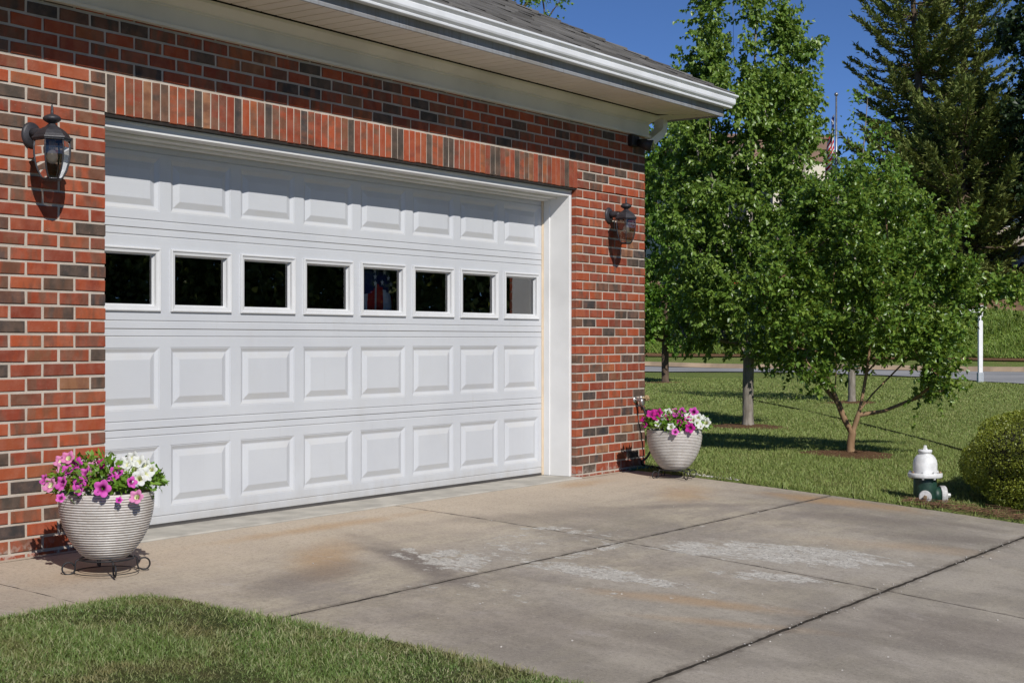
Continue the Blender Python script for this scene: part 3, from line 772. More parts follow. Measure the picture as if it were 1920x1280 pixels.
f0 = fr.build('window_frame', M['sash'], gd); f0.location = (PX[0]-.002, YD, 1.2085)
pn = MB(); pn.quad((.034, .022, .034), (PW-.03, .022, .034), (PW-.03, .022, .317), (.034, .022, .317)); p0 = pn.build('window_pane', M['glass'], gd); p0.location = f0.location
for k in range(1, 8):
    for o in (f0, p0):
        c = o.copy(); COL.objects.link(c); c.parent = gd; c.location = (PX[k]-.002, YD, 1.2085)
sl = MB(); sl.box(DX0, DX1, YD-.002, YD+.03, .002, .0235, 0, .004); sl.tube([(DX0, YD+.008, .010), (DX1, YD+.008, .010)], .012, 8); sl.build('bottom_seal', M['rubber'], gd)
for xa, xb in ((DX1+.001, CI-.0005), (DX0-.018, DX0-.001)):
    ws = MB(); ws.box(xa, xb, .276, .30, .01, 2.13, 0, .003); ws.build('weather_strip', M['weather'], gd)

# ------------------------------------------------------------------ wall lanterns
def lantern(name, label, loc):
    r = empty(name, loc); r.scale = (.94, .94, .94); tag(r, label, 'wall lamp', 'carriage lanterns on the brick wall')
    b = MB(); b.lathe([(0, -.022), (.03, -.021), (.036, -.018), (.05, -.016), (.058, -.010), (.060, 0)], (0, 0, .085), 28, axis='y')
    for v in range(len(b.v)): b.v[v] = (b.v[v][0], b.v[v][1], .085+(b.v[v][2]-.085)*1.12)
    b.lathe([(0, -.03), (.006, -.028), (.006, -.015)], (0, 0, .05), 10, axis='y'); b.build('backplate', M['lampmetal'], r)
    a = MB(); a.tube([(0, -.015, .09), (0, -.05, .092), (0, -.085, .088), (0, -.11, .078)], [.03, .026, .024, .026], 12); a.build('arm', M['lampmetal'], r)
    Y = -.17
    c = MB(); c.lathe([(.099, .0), (.101, .004), (.099, .010), (.092, .013), (.085, .024), (.068, .043), (.05, .056), (.034, .064), (.026, .071), (.02, .078)], (0, Y, .05), 6, smooth=False, ang=PI/6)
    c.lathe([(.096, -.002), (.096, .004), (.0, .004)], (0, Y, .047), 6, smooth=False, ang=PI/6)
    c.build('cap', M['lampmetal'], r)
    f = MB(); f.lathe([(0, .0), (.014, .002), (.016, .008), (.034, .018), (.044, .026), (.046, .032), (.045, .038), (.036, .047), (.02, .054), (.008, .058), (.0075, .075), (.0055, .098), (.002, .107), (0, .108)], (0, Y, .122), 24); f.build('finial', M['lampmetal'], r)
    prof = [(.086, .048), (.0905, .01), (.089, -.03), (.083, -.07), (.071, -.11), (.054, -.142), (.046, -.152)]
    cg = MB()
    for k in range(6):
        t = PI/6+k*PI/3; cg.tube([(q*math.cos(t), Y+q*math.sin(t), z) for q, z in prof], .0042, 6)
    for q, z, w in ((.0905, .046, .006), (.046, -.152, .006)):
        cg.tube([(q*math.cos(PI/6+k*PI/3), Y+q*math.sin(PI/6+k*PI/3), z) for k in range(6)], w*.8, 6, closed=True)
    cg.build('cage', M['lampmetal'], r)
    gl = MB(); gl.lathe([(q*.985, z) for q, z in prof], (0, Y, 0), 6, smooth=False, ang=PI/6); gl.build('glass', M['lampglass'], r)
    bs = MB(); bs.lathe([(.046, 0), (.048, -.005), (.04, -.012), (.0, -.013)], (0, Y, -.15), 6, smooth=False, ang=PI/6); bs.build('base', M['lampmetal'], r)
    bu = MB(); bu.lathe([(0, -.075), (.012, -.073), (.022, -.065), (.029, -.05), (.03, -.04), (.026, -.022), (.018, -.004), (.014, .01), (.0135, .03)], (0, Y, .0), 20); bu.build('bulb', M['bulb'], r)
    so_ = MB(); so_.lathe([(.0, .05), (.017, .05), (.017, .015), (.013, .014)], (0, Y, 0), 14); so_.build('socket', M['trim'], r)
    return r
def mk_bulb():
    t = NT('clear_bulb_glass'); t.set((.85, .85, .85), .06, 0, .5); t.b.inputs['Transmission Weight'].default_value = .0; 
    tr = t.node('ShaderNodeBsdfTransparent'); mx = t.node('ShaderNodeMixShader'); mx.inputs[0].default_value = .45
    t.l.new(tr.outputs[0], mx.inputs[1]); t.l.new(t.b.outputs[0], mx.inputs[2]); t.l.new(mx.outputs[0], t.out.inputs[0]); return t.m
M['bulb'] = mk_bulb()
lantern('wall_lantern', 'black carriage lantern on the brick pier left of the garage door', (-.455, 0, 1.965))
lantern('wall_lantern', 'black carriage lantern on the brick pier between garage door and house corner', (4.985, 0, 1.955))

# ------------------------------------------------------------------ security light under the frieze
sl_ = empty('security_light', (5.34, 0, 2.65)); tag(sl_, 'small black security light under the eave at the house corner', 'security light')
b = MB(); b.box(-.055, .055, -.05, 0.002, -.035, .055, 0, .01); b.build('mount', M['iron'], sl_)
b = MB(); b.tube([(.03, -.045, .0), (.05, -.09, -.012), (.075, -.15, -.03)], [.03, .045, .05], 16); b.build('lamp_head', M['iron'], sl_)
b = MB(); b.lathe([(0, 0), (.03, -.002), (.042, -.001)], (.077, -.155, -.031), 16, axis='y'); b.build('lens', M['lampglass'], sl_)
b = MB(); b.box(.035, .12, -.165, -.09, .012, .020, 0, .003); b.build('visor', M['gutter'], sl_)

# ------------------------------------------------------------------ pots, stands, petunias
def stand(label, loc, rot=0):
    r = empty('plant_stand', loc); r.rotation_euler = (0, 0, rot); tag(r, label, 'plant stand', 'scrolled iron stands under the pots')
    b = MB(); N = 36
    b.tube([(.12*math.cos(2*PI*k/N), .12*math.sin(2*PI*k/N), .068) for k in range(N)], .0042, 6, closed=True)
    b.tube([(.146*math.cos(2*PI*k/N), .146*math.sin(2*PI*k/N), .010) for k in range(N)], .0022, 6, closed=True); b.tube([(-.12, 0, .068), (.12, 0, .068)], .0035, 6); b.tube([(0, -.12, .0685), (0, .12, .0685)], .0035, 6)
    b.build('ring', M['iron'], r)
    for k in range(4):
        a = k*PI/2; c, s_ = math.cos(a), math.sin(a); pts = [(.118, .068), (.132, .069), (.140, .06), (.142, .03), (.146, .014)]
        for i in range(15):
            t = -PI*.75+i*PI*1.62/14; pts.append((.172+.028*math.cos(t), .032+.028*math.sin(t)))
        l = MB(); l.tube([(p*c, p*s_, z) for p, z in pts], .0042, 6); l.build('leg', M['iron'], r)
    return r
def pot(label, loc):
    r = empty('flower_pot', loc); tag(r, label, 'flower pot', 'ribbed stoneware pots by the garage')
    H = .305; prof = [(0, 0), (.088, 0)]
    n = int(H/.0118)
    outer = lambda z: .214*float(np.interp(z/H, [0, .03, .08, .17, .27, .365, .46, .56, .66, .75, .85, .94, 1], [.40, .47, .555, .66, .757, .83, .888, .934, .968, .989, .999, 1, .99]))
    for k in range(n):
        z = k*.0118; 
        for f, d in ((.02, -.0035), (.14, .0), (.35, .0022), (.6, .0022), (.84, .0), (.97, -.003)):
            zz = z+f*.0118; prof.append((outer(zz)+d, zz))
    prof += [(outer(H)+.002, H-.004), (.209, H+.002), (.202, H+.002), (.198, H-.01), (.19, .2)]
    b = MB(); b.lathe(prof, (0, 0, 0), 72); b.build('pot_body', M['pot'], r)
    s_ = MB(); s_.lathe([(.2, H-.04), (.1, H-.03), (0, H-.028)], (0, 0, 0), 24); s_.build('soil', M['soil'], r)
    return r
def leaves(P, D, N, ln, wd, fold=.25, seed=0):
    """folded pointed leaves: P base, D direction, N face normal (arrays) -> verts, tris"""
    n = len(P); D = D/np.linalg.norm(D, axis=1, keepdims=True); W = np.cross(D, N); W /= np.linalg.norm(W, axis=1, keepdims=True)+1e-9
    N = np.cross(W, D); ln = np.broadcast_to(np.asarray(ln), (n,))[:, None]; wd = np.broadcast_to(np.asarray(wd), (n,))[:, None]
    V = np.stack([P, P+D*ln*.42+W*wd*.5+N*wd*fold, P+D*ln-N*ln*.1, P+D*ln*.42-W*wd*.5+N*wd*fold, P+D*ln*.5], 1).reshape(-1, 3)
    o = (np.arange(n)*5)[:, None]
    T = np.concatenate([o+np.array([[0, 1, 4]]), o+np.array([[1, 2, 4]]), o+np.array([[0, 4, 3]]), o+np.array([[4, 2, 3]])], 0)
    return V, T
def unit(a): return a/(np.linalg.norm(a, axis=-1, keepdims=True)+1e-9)
def blossom_mesh(petal, throat, name, rng):
    b = MB(); n = 30; rings = []
    for t, (q, h) in enumerate(((.003, -.032), (.006, -.012), (.011, 0.0), (.020, .007), (.0285, .006))):
        ring = []
        for k in range(n):
            a = 2*PI*k/n; lob = 1+.10*math.cos(5*a)*(t/4)**1.5-(.12 if (abs(((5*a/(2*PI)) % 1)-.5) < .09 and t == 4) else 0)
            w = .0035*math.cos(5*a+.6)*(t/4)+(.002*math.sin(11*a) if t == 4 else 0)
            ring.append(b.vert((q*lob*math.cos(a), q*lob*math.sin(a), h+w)))
        rings.append(ring)
    for t in range(4):
        for k in range(n): b.face((rings[t][k], rings[t][(k+1) % n], rings[t+1][(k+1) % n], rings[t+1][k]), 1 if t < 2 else 0, True)
    me = b.build(name, [petal, throat]); return me
def petalmat(name, a, b):
    t = NT(name); r = t.node('ShaderNodeObjectInfo').outputs['Random']; o = t.obj()
    ln = t.node('ShaderNodeVectorMath', operation='LENGTH'); t.put(ln.inputs[0], o)
    col = t.mix(r, a, b); col = t.mix(t.ramp(ln.outputs['Value'], .008, .02), t.mix(.55, col, (.22, .01, .12) if a[1] < .4 else (.74, .76, .58)), col)
    t.set(col, .6, 0, .2); tr = t.node('ShaderNodeBsdfTranslucent'); t.l.new(col, tr.inputs[0])
    mx = t.node('ShaderNodeMixShader'); mx.inputs[0].default_value = .35; t.l.new(t.b.outputs[0], mx.inputs[1]); t.l.new(tr.outputs[0], mx.inputs[2]); t.l.new(mx.outputs[0], t.out.inputs[0]); return t.m
M['pink'] = petalmat('pink_petal', (.70, .06, .50), (.78, .16, .58)); M['palepink'] = petalmat('pale_pink_petal', (.80, .34, .58), (.78, .25, .50))
M['magenta'] = petalmat('magenta_petal', (.50, .008, .19), (.58, .03, .35)); M['whitep'] = petalmat('white_petal', (.82, .82, .80), (.78, .80, .74))
M['throat'] = simple('flower_throat', (.62, .62, .36), .7); M['throatd'] = simple('dark_flower_throat', (.25, .01, .16), .7)
BL = {}
def petunia(label, loc, cen, flowers, seed, rad=.24, nleaf=520, pale=()):
    """one plant: a leafy mound with its own blossoms; flowers = [(lateral, height, depth toward viewer, kind, size)]"""
    r = empty('petunia_plant', loc); tag(r, label, 'petunia', 'petunias growing in the two pots'); rg = np.random.default_rng(seed)
    u = rg.normal(size=(nleaf, 3)); u[:, 2] = np.abs(u[:, 2])*.75-.18; u = unit(u); q = rg.uniform(.55, 1., (nleaf, 1))**.6
    P = u*q*np.array([rad, rad, rad*.62])+np.array(cen); D = unit(u+rg.normal(size=u.shape)*.7+np.array([0, 0, .1])); Nn = unit(u+rg.normal(size=u.shape)*.5+np.array([0, 0, .6]))
    V, T = leaves(P, D, Nn, rg.uniform(.022, .045, nleaf), rg.uniform(.016, .026, nleaf), .12)
    np_mesh('foliage', V, None, T, M['petleaf'], r)
    st = MB()
    for (a, h, dp, kind, sz) in flowers:
        p = Vector((RIGHT[0]*a-FWD[0]*dp, RIGHT[1]*a-FWD[1]*dp, h))
        c = Vector(cen)+Vector((0, 0, .02)); st.tube([c, c.lerp(p, .6)+Vector((0, 0, .02)), p-Vector((0, 0, .006))], [.002, .0018, .0014], 5)
        pk = {'p': 'pink', 'l': 'palepink', 'm': 'magenta', 'w': 'whitep'}[kind]
        if kind not in BL:
            m0 = blossom_mesh(M[pk], M['throat'] if kind in 'wl' else M['throatd'], 'blossom', rg); BL[kind] = m0; o = m0
        else:
            o = BL[kind].copy(); COL.objects.link(o)
        o.parent = r; o.location = p; o.scale = (sz, sz, sz)
        d = Vector((-FWD[0]*.9-RIGHT[0]*.15, -FWD[1]*.9-RIGHT[1]*.15, .5))+Vector(rg.normal(size=3))*.24+Vector((RIGHT[0], RIGHT[1], 0))*a*1.3
        o.rotation_mode = 'QUATERNION'; o.rotation_quaternion = d.normalized().to_track_quat('Z', 'Y')
    st.build('stem', M['petleaf'], r)
    return r
LP = (-.478, -.582); lz = float(zd(LP[1])); RP = (5.11, -.52); rz_ = float(zd(RP[1]))
stand('scrolled iron stand under the pot left of the garage door', (LP[0], LP[1], lz), math.radians(-28)); pot('ribbed pale stoneware pot with pink petunias left of the garage door', (LP[0], LP[1], lz+.072))
stand('scrolled iron stand under the pot at the house corner', (RP[0], RP[1], rz_), math.radians(-30)); pot('ribbed pale stoneware pot with magenta and white petunias at the house corner', (RP[0], RP[1], rz_+.072))
zt = lz+.072+.305
def fl(lst, sc=1/406., px0=200, py0=915): return [((px-px0)*sc, (py0-py)*sc+.0, dp+.045, k, s_*1.02) for px, py, dp, k, s_ in lst]
petunia('pink petunia in the left pot, the plant with pink flowers against the brick', (LP[0], LP[1], zt), (-.03, .02, .035),
        fl([(122, 857, .02, 'l', 1.05), (140, 850, .05, 'l', 1.1), (152, 862, .03, 'p', 1.1), (130, 868, .05, 'l', 1.), (142, 872, .08, 'p', .95), (92, 891, .02, 'p', .9), (116, 897, .12, 'l', 1.25), (144, 892, .17, 'p', 1.2), (182, 878, .12, 'p', 1.15), (175, 894, .17, 'p', 1.1), (178, 903, .19, 'p', .9), (146, 917, .21, 'p', .75), (220, 900, .2, 'p', 1.3), (196, 863, .02, 'm', .95), (186, 866, .05, 'l', .9), (232, 875, .08, 'p', 1.), (228, 884, .1, 'p', .9)]), 21, .225, 900)
petunia('white petunia in the left pot, the plant with white flowers against the door', (LP[0], LP[1], zt), (.07, -.075, .035),
        fl([(243, 860, .02, 'w', 1.2), (255, 852, .0, 'w', 1.1), (268, 858, .03, 'w', 1.2), (280, 866, .02, 'w', 1.), (262, 870, .05, 'w', 1.1), (284, 880, .06, 'w', 1.15), (276, 886, .09, 'w', 1.2), (292, 872, .03, 'w', .9), (240, 872, .06, 'w', .9), (250, 862, .05, 'w', .9), (264, 892, .12, 'p', .9), (276, 918, .14, 'l', 1.1), (248, 922, .18, 'p', .55)]), 22, .155, 520)
zt2 = rz_+.072+.305
def fr_(lst): return fl(lst, 1/241., 1267, 806)
petunia('magenta petunia in the right pot by the hose, the plant with deep magenta flowers', (RP[0], RP[1], zt2), (-.04, .03, .04),
        fr_([(1222, 776, .06, 'm', 1.35), (1234, 774, .06, 'm', 1.3), (1230, 780, .1, 'm', 1.1), (1278, 772, .04, 'p', 1.2), (1300, 772, .06, 'p', 1.25), (1252, 782, .1, 'm', 1.1), (1264, 780, .1, 'p', 1.), (1272, 790, .14, 'm', .9), (1290, 800, .18, 'm', 1.3), (1262, 807, .2, 'p', 1.0), (1288, 786, .1, 'm', 1.0), (1208, 786, .02, 'm', .9), (1210, 796, .03, 'm', .8), (1266, 771, .02, 'l', .9)]), 23, .205, 800)
petunia('white petunia in the right pot on the lawn side, the plant with white flowers', (RP[0], RP[1], zt2), (.06, -.06, .035),
        fr_([(1253, 773, .04, 'w', 1.1), (1236, 786, .1, 'w', 1.1), (1232, 793, .13, 'w', .9), (1290, 780, .08, 'w', 1.2), (1298, 786, .1, 'w', 1.2), (1308, 783, .08, 'w', 1.2), (1305, 792, .12, 'w', 1.1), (1323, 792, .06, 'w', 1.35), (1316, 783, .04, 'w', 1.), (1255, 798, .17, 'w', 1.1), (1246, 777, .05, 'w', .9), (1310, 798, .13, 'w', .9), (1242, 782, .08, 'w', .8)]), 24, .19, 650)

# ------------------------------------------------------------------ tap and hose
fc = empty('outdoor_tap', (5.40, 0, .565)); tag(fc, 'metal outdoor tap on the brick by the house corner with a hose screwed on', 'tap')
b = MB(); b.lathe([(0, -.008), (.026, -.008), (.028, 0)], (0, 0, 0), 16, axis='y'); b.tube([(0, 0, 0), (0, -.06, .002)], [.013, .014], 12); b.tube([(0, -.055, .01), (0, -.062, -.012), (0.005, -.07, -.05)], [.019, .017, .014], 12); b.tube([(0, -.055, 0), (.0, -.055, .035)], .011, 10); b.build('tap_body', M['brass'], fc)
b = MB(); b.tube([(0, -.06, .02), (.045, -.075, .014)], .006, 8)
for k in range(8):
    a = k*PI/4; b.tube([(.05, -.078, .014), (.058+.004*math.cos(3*a), -.08+.024*math.cos(a), .014+.024*math.sin(a))], [.007, .009], 6)
b.build('tap_handle', M['straw'], fc)
hs = MB(); hx = [(5.405, -.072, .51), (5.412, -.09, .46), (5.432, -.115, .38), (5.455, -.13, .27), (5.46, -.125, .18), (5.44, -.09, .10), (5.42, -.05, .06), (5.47, -.05, .03), (5.50, -.12, .02), (5.44, -.22, .012), (5.36, -.20, .012), (5.36, -.12, .012), (5.46, -.10, .02), (5.51, -.07, .1), (5.50, -.10, .19)]
def smooth_path(p, n=6):
    p = [Vector(q) for q in p]; out = []
    for i in range(len(p)-1):
        a, b_, c, d = p[max(i-1, 0)], p[i], p[i+1], p[min(i+2, len(p)-1)]
        for k in range(n):
            t = k/n; out.append(.5*((2*b_)+(-a+c)*t+(2*a-5*b_+4*c-d)*t*t+(-a+3*b_-3*c+d)*t**3))
    return out+[p[-1]]
hs.tube(smooth_path([(x, y, z-.0) for x, y, z in hx[:9]]+[(5.52, -.3, .0), (5.46, -.42, -.0)]), .0095, 10)
hose = hs.build('garden_hose', M['hose']); tag(hose, 'black garden hose hanging from the tap down behind the right pot', 'hose')
hs = MB(); hs.tube(smooth_path([(5.22, -.055, .014), (5.30, -.05, .014), (5.40, -.055, .013), (5.50, -.075, .012), (5.56, -.12, .01), (5.6, -.2, 0)]), .012, 10)
h2 = hs.build('garden_hose', M['hose_green']); tag(h2, 'short green hose lying along the foot of the brick wall behind the right pot', 'hose')

# ------------------------------------------------------------------ hydrant
hy = (5.62, -2.33); hzv = float(lawn_z(*hy))-.012
M['cap_grey'] = simple('worn_cap_paint', (.48, .47, .46), .55, 0, .3, 30, .4, 80)
hyd = empty('fire_hydrant', (hy[0], hy[1], hzv)); tag(hyd, 'white and dark green fire hydrant in the grass beside the clipped hedge', 'fire hydrant')
hyd.scale = (.93, .93, .93)
b = MB(); b.lathe([(.088, -.1), (.088, .02), (.091, .05), (.09, .19), (.088, .205)], seg=32); b.build('barrel', M['hyd_green'], hyd)
b = MB(); b.lathe([(.09, .2), (.13, .2), (.134, .205), (.134, .23), (.13, .236), (.1, .236)], seg=40)
b.build('flange', M['hyd_white'], hyd)
for k in range(8):
    a = k*PI/4+.2; q = MB(); q.lathe([(0, .25), (.011, .25), (.011, .19), (0, .19)], (.116*math.cos(a), .116*math.sin(a), 0), 6, smooth=False); q.build('bolt', M['rust'] if k % 3 == 0 else M['hyd_white'], hyd)
b = MB(); b.lathe([(.096, .236), (.094, .245), (.094, .27), (.094, .305), (.089, .335), (.078, .358), (.062, .376), (.046, .385), (.046, .392), (.053, .394), (.054, .414), (.05, .418), (.0, .419)], seg=36); b.build('bonnet', M['hyd_white'], hyd)
b = MB(); b.lathe([(.02, .417), (.018, .428), (.013, .43), (.012, .452), (0, .454)], seg=5, smooth=False); b.build('operating_nut', M['hyd_white'], hyd)
def nozzle(dir_, r0, r1, ln, nm, mat):
    d = Vector((dir_[0], dir_[1], 0)).normalized(); c = Vector((0, 0, .058)); q = MB(); q.tube([c+d*.05, c+d*ln], r0, 20); q.build('nozzle', M['hyd_green'], hyd)
    q = MB(); q.tube([c+d*ln, c+d*(ln+.004), c+d*(ln+.04), c+d*(ln+.048)], [r1*.97, r1, r1, r1*.9], 28, smooth=False); o = q.build('nozzle_cap', M['cap_grey'], hyd)
    q = MB(); q.tube([c+d*(ln+.048), c+d*(ln+.085)], [.018, .015], 5, smooth=False); q.build('cap_nut', mat, o)
nozzle((-FWD[0]-RIGHT[0]*.28, -FWD[1]-RIGHT[1]*.28), .045, .05, .105, 'front', M['rust']); nozzle((RIGHT[0]*1, RIGHT[1]*1), .066, .076, .115, 'side', M['hyd_white'])

# ------------------------------------------------------------------ trees
def grow(rng, stems, targets, up=.6, sag=0., pull=.25, zmin=0.):
    """nodes along the given stems, then each target point joined to the best node by a curved branch"""
    nodes = []; par = []; paths = []
    for st in stems:
        pts = [Vector(p) for p in smooth_path(st, 5)]; idx = []
        for p in pts:
            hit = None
            if not idx and nodes:
                ds_ = [(Vector(nodes[k])-p).length for k in range(len(nodes))]; j = int(np.argmin(ds_))
                if ds_[j] < .12: hit = j
            if hit is not None: idx.append(hit)
            else:
                nodes.append(tuple(p)); par.append(idx[-1] if idx else -1); idx.append(len(nodes)-1)
        paths.append(idx)
    tips = []
    T = np.array(targets); root = np.array(nodes[0]); order = np.argsort(np.linalg.norm(T-root, axis=1))
    for o in order:
        t = T[o]; A = np.array(nodes); d = t-A; L = np.linalg.norm(d, axis=1); hz = np.hypot(d[:, 0], d[:, 1])
        cost = L+2.0*np.maximum(0, hz*up-d[:, 2])+np.where(A[:, 2] < zmin, 50, 0)
        j = int(np.argmin(cost)); a = Vector(nodes[j]); b = Vector(t); n = max(2, int((b-a).length/.22)); idx = [j]
        mid = a.lerp(b, .5)+Vector((0, 0, -sag-(b-a).length*pull*.12))
        for k in range(1, n+1):
            s_ = k/n; p = (1-s_)**2*a+2*s_*(1-s_)*mid+s_*s_*b
            if k < n: p = p+Vector(rng.normal(size=3))*.02
            nodes.append(tuple(p)); par.append(idx[-1]); idx.append(len(nodes)-1)
        paths.append(idx); tips.append((tuple(b), tuple((Vector(nodes[idx[-1]])-Vector(nodes[idx[-2]])).normalized())))
    return nodes, par, paths, tips
def radii(nodes, par, r0, tip=.004, ex=2.2):
    n = len(nodes); acc = np.zeros(n); ch = np.zeros(n, int)
    for i in range(n-1, -1, -1):
        if ch[i] == 0: acc[i] = tip**ex
        if par[i] >= 0: acc[par[i]] += acc[i]; ch[par[i]] += 1
    r = acc**(1/ex); k = r0/r[0]
    return tip+(r-tip)*max(0, (r0-tip)/(r[0]-tip))
def wood_mesh(nodes, paths, rad, mat, name, parent, seg=7, minr=0.0, nst=1):
    b = MB()
    for q_, idx in enumerate(paths):
        pts = [nodes[i] for i in idx]; rr = [rad[i] for i in idx]
        if len(rr) > 1 and rr[0] > rr[1]*1.6: rr[0] = rr[1]*1.15
        if 0 < q_ < nst: rr = [r_*.6 for r_ in rr]
        if max(rr) < minr: continue
        b.tube(pts, rr, seg if max(rr) > .012 else 4, caps=False)
    return b.build(name, mat, parent)
def crown_mesh(rng, tips, mat, name, parent, twigs, twl, per, ln, wd, hang, spread=.8, flat=.5, twmat=None, fold=.2):
    P = []; D = []; N = []; TW = MB()
    tp = np.array([t[0] for t in tips]); td = np.array([t[1] for t in tips]); n = len(tp)
    base = np.repeat(tp, twigs, 0); dr = unit(np.repeat(td, twigs, 0)+rng.normal(size=(n*twigs, 3))*spread); tl = rng.uniform(.5, 1.1, n*twigs)*twl
    base = base-np.repeat(td, twigs, 0)*rng.uniform(0, .25, (n*twigs, 1))
    s_ = rng.uniform(.1, 1.05, (n*twigs, per)); pos = base[:, None, :]+dr[:, None, :]*(s_*tl[:, None])[..., None]+np.array([0, 0, -1.])*(.15*s_**2*tl[:, None])[..., None]
    P = pos.reshape(-1, 3); dd = np.repeat(dr, per, 0); m = len(P)
    D = unit(dd*.6+rng.normal(size=(m, 3))*.75+np.array([0, 0, -hang])); N = unit(rng.normal(size=(m, 3))*flat+np.array([0, 0, .55])+np.cross(D, rng.normal(size=(m, 3)))*.5)
    V, T = leaves(P, D, N, rng.uniform(.6, 1.15, m)*ln, rng.uniform(.7, 1.1, m)*wd, fold)
    return np_mesh(name, V, None, T, mat, parent)
def lateral(o, a, z, dp=0): return (o[0]+RIGHT[0]*a+FWD[0]*dp, o[1]+RIGHT[1]*a+FWD[1]*dp, z)
def sample_env(rng, n, fn, box):
    """random points (lateral, height, depth) accepted by fn"""
    out = []
    while len(out) < n:
        a, h, d = (rng.uniform(*b) for b in box)
        if fn(a, h, d, rng): out.append((a, h, d))
    return out
def tree(name, label, cat, base, stems, env, box, n, leafm, bark, r0, seed, group=None, twigs=4, twl=.3, per=9, ln=.07, wd=.045, hang=.5, up=.7, spread=.8, tip=.004, minr=0, flat=.5, sidethin=False, more=(), zmin=0.):
    rng = np.random.default_rng(seed); z0 = base[2]
    r = empty(name, base); tag(r, label, cat, group)
    st = [[lateral((0, 0), a, z, d) for a, z, d in s_] for s_ in stems]
    tg = [lateral((0, 0), a, h, d) for a, h, d in sample_env(rng, n, env, box)+[q for e_, b_, n_ in more for q in sample_env(rng, n_, e_, b_)]]
    nodes, par, paths, tips = grow(rng, st, tg, up, zmin=zmin)
    rd = radii(nodes, par, r0, tip)
    # root flare
    for i, p in enumerate(nodes):
        if p[2] < .12: rd[i] *= 1+.5*(1-max(0, p[2])/.12)**2*.6
    wood_mesh(nodes, paths, rd, bark, 'trunk', r, minr=minr, nst=len(stems) if sidethin else 1)
    crown_mesh(rng, tips, leafm, 'crown', r, twigs, twl, per, ln, wd, hang, spread, flat)
    return r
def ground_pt(px, py, zg):
    d = FPX*(CAM[2]-zg)/(py-638); p = at(px, py, d); z = float(lawn_z(p[0], p[1])); return p, z, d
def lawn_base(px, py):
    z = -.1
    for _ in range(20): p, zz, d = ground_pt(px, py, z); z = .5*z+.5*zz
    return (p[0], p[1], z-.01), d
# the tall lawn tree in front
bA, dA = lawn_base(1402, 800)
def envA(a, h, d, rng):
    R = np.interp(h, [.95, 1.3, 2.0, 3.2, 4.0, 5.0, 6.2, 7.2], [.7, 1.05, 1.28, 1.30, 1.22, .9, .85, .5])
    ax = 0.03
    if a > .85 and h > 3.1: return False
    q = math.hypot(a-ax, d)/R
    if q > 1: return False
    if h > 4.5:                    # the top breaks into separate spires
        ok = False
        for sa, sd, top in ((-.50, .1, 5.9), (.06, -.15, 7.3), (.52, .15, 6.6), (-.55, -.25, 6.3), (.80, -.1, 5.2), (-.90, 0, 5.1)):
            if math.hypot(a-sa, d-sd) < .15*(1-.5*max(0, h-4.5)/2.7) and h < top: ok = True
        return ok
    w_ = 1+.16*math.sin(7*math.atan2(d, a)+h*5)+.10*math.sin(h*11+a*3)
    if q > .86*w_: return False
    return rng.random() < .35+.65*q
tree('lawn_tree', 'tall leafy green tree with a straight grey trunk, nearest tree beside the pot', 'tree', bA,
     [[(0, 0, 0), (.0, .5, 0), (.01, 1.0, 0), (.0, 1.5, 0), (.03, 2.3, -.02), (.06, 3.4, 0), (.08, 4.6, -.05), (.1, 5.8, -.1), (.1, 7.0, -.15)], [(0, .95, 0), (-.16, 1.25, .05), (-.35, 1.9, .05), (-.45, 3.0, .08), (-.5, 4.3, .1), (-.5, 5.7, .1)], [(0, 1.0, 0), (.14, 1.25, -.05), (.3, 1.7, -.05), (.42, 2.8, 0), (.5, 4.2, .12), (.5, 6.2, .15)], [(.0, 1.5, 0), (-.05, 2.2, .2), (-.1, 3.6, .35), (-.15, 6.4, .4)]],
     envA, ((-1.5, 1.5), (.95, 4.5), (-1.4, 1.4)), 330, M['leaf_a'], M['bark_grey'], .076, 31, None, 15, .34, 15, .074, .047, 1.0, .9, minr=.006, zmin=.92, sidethin=True, more=((envA, ((-1.2, 1.2), (4.4, 7.3), (-.8, .8)), 90),))
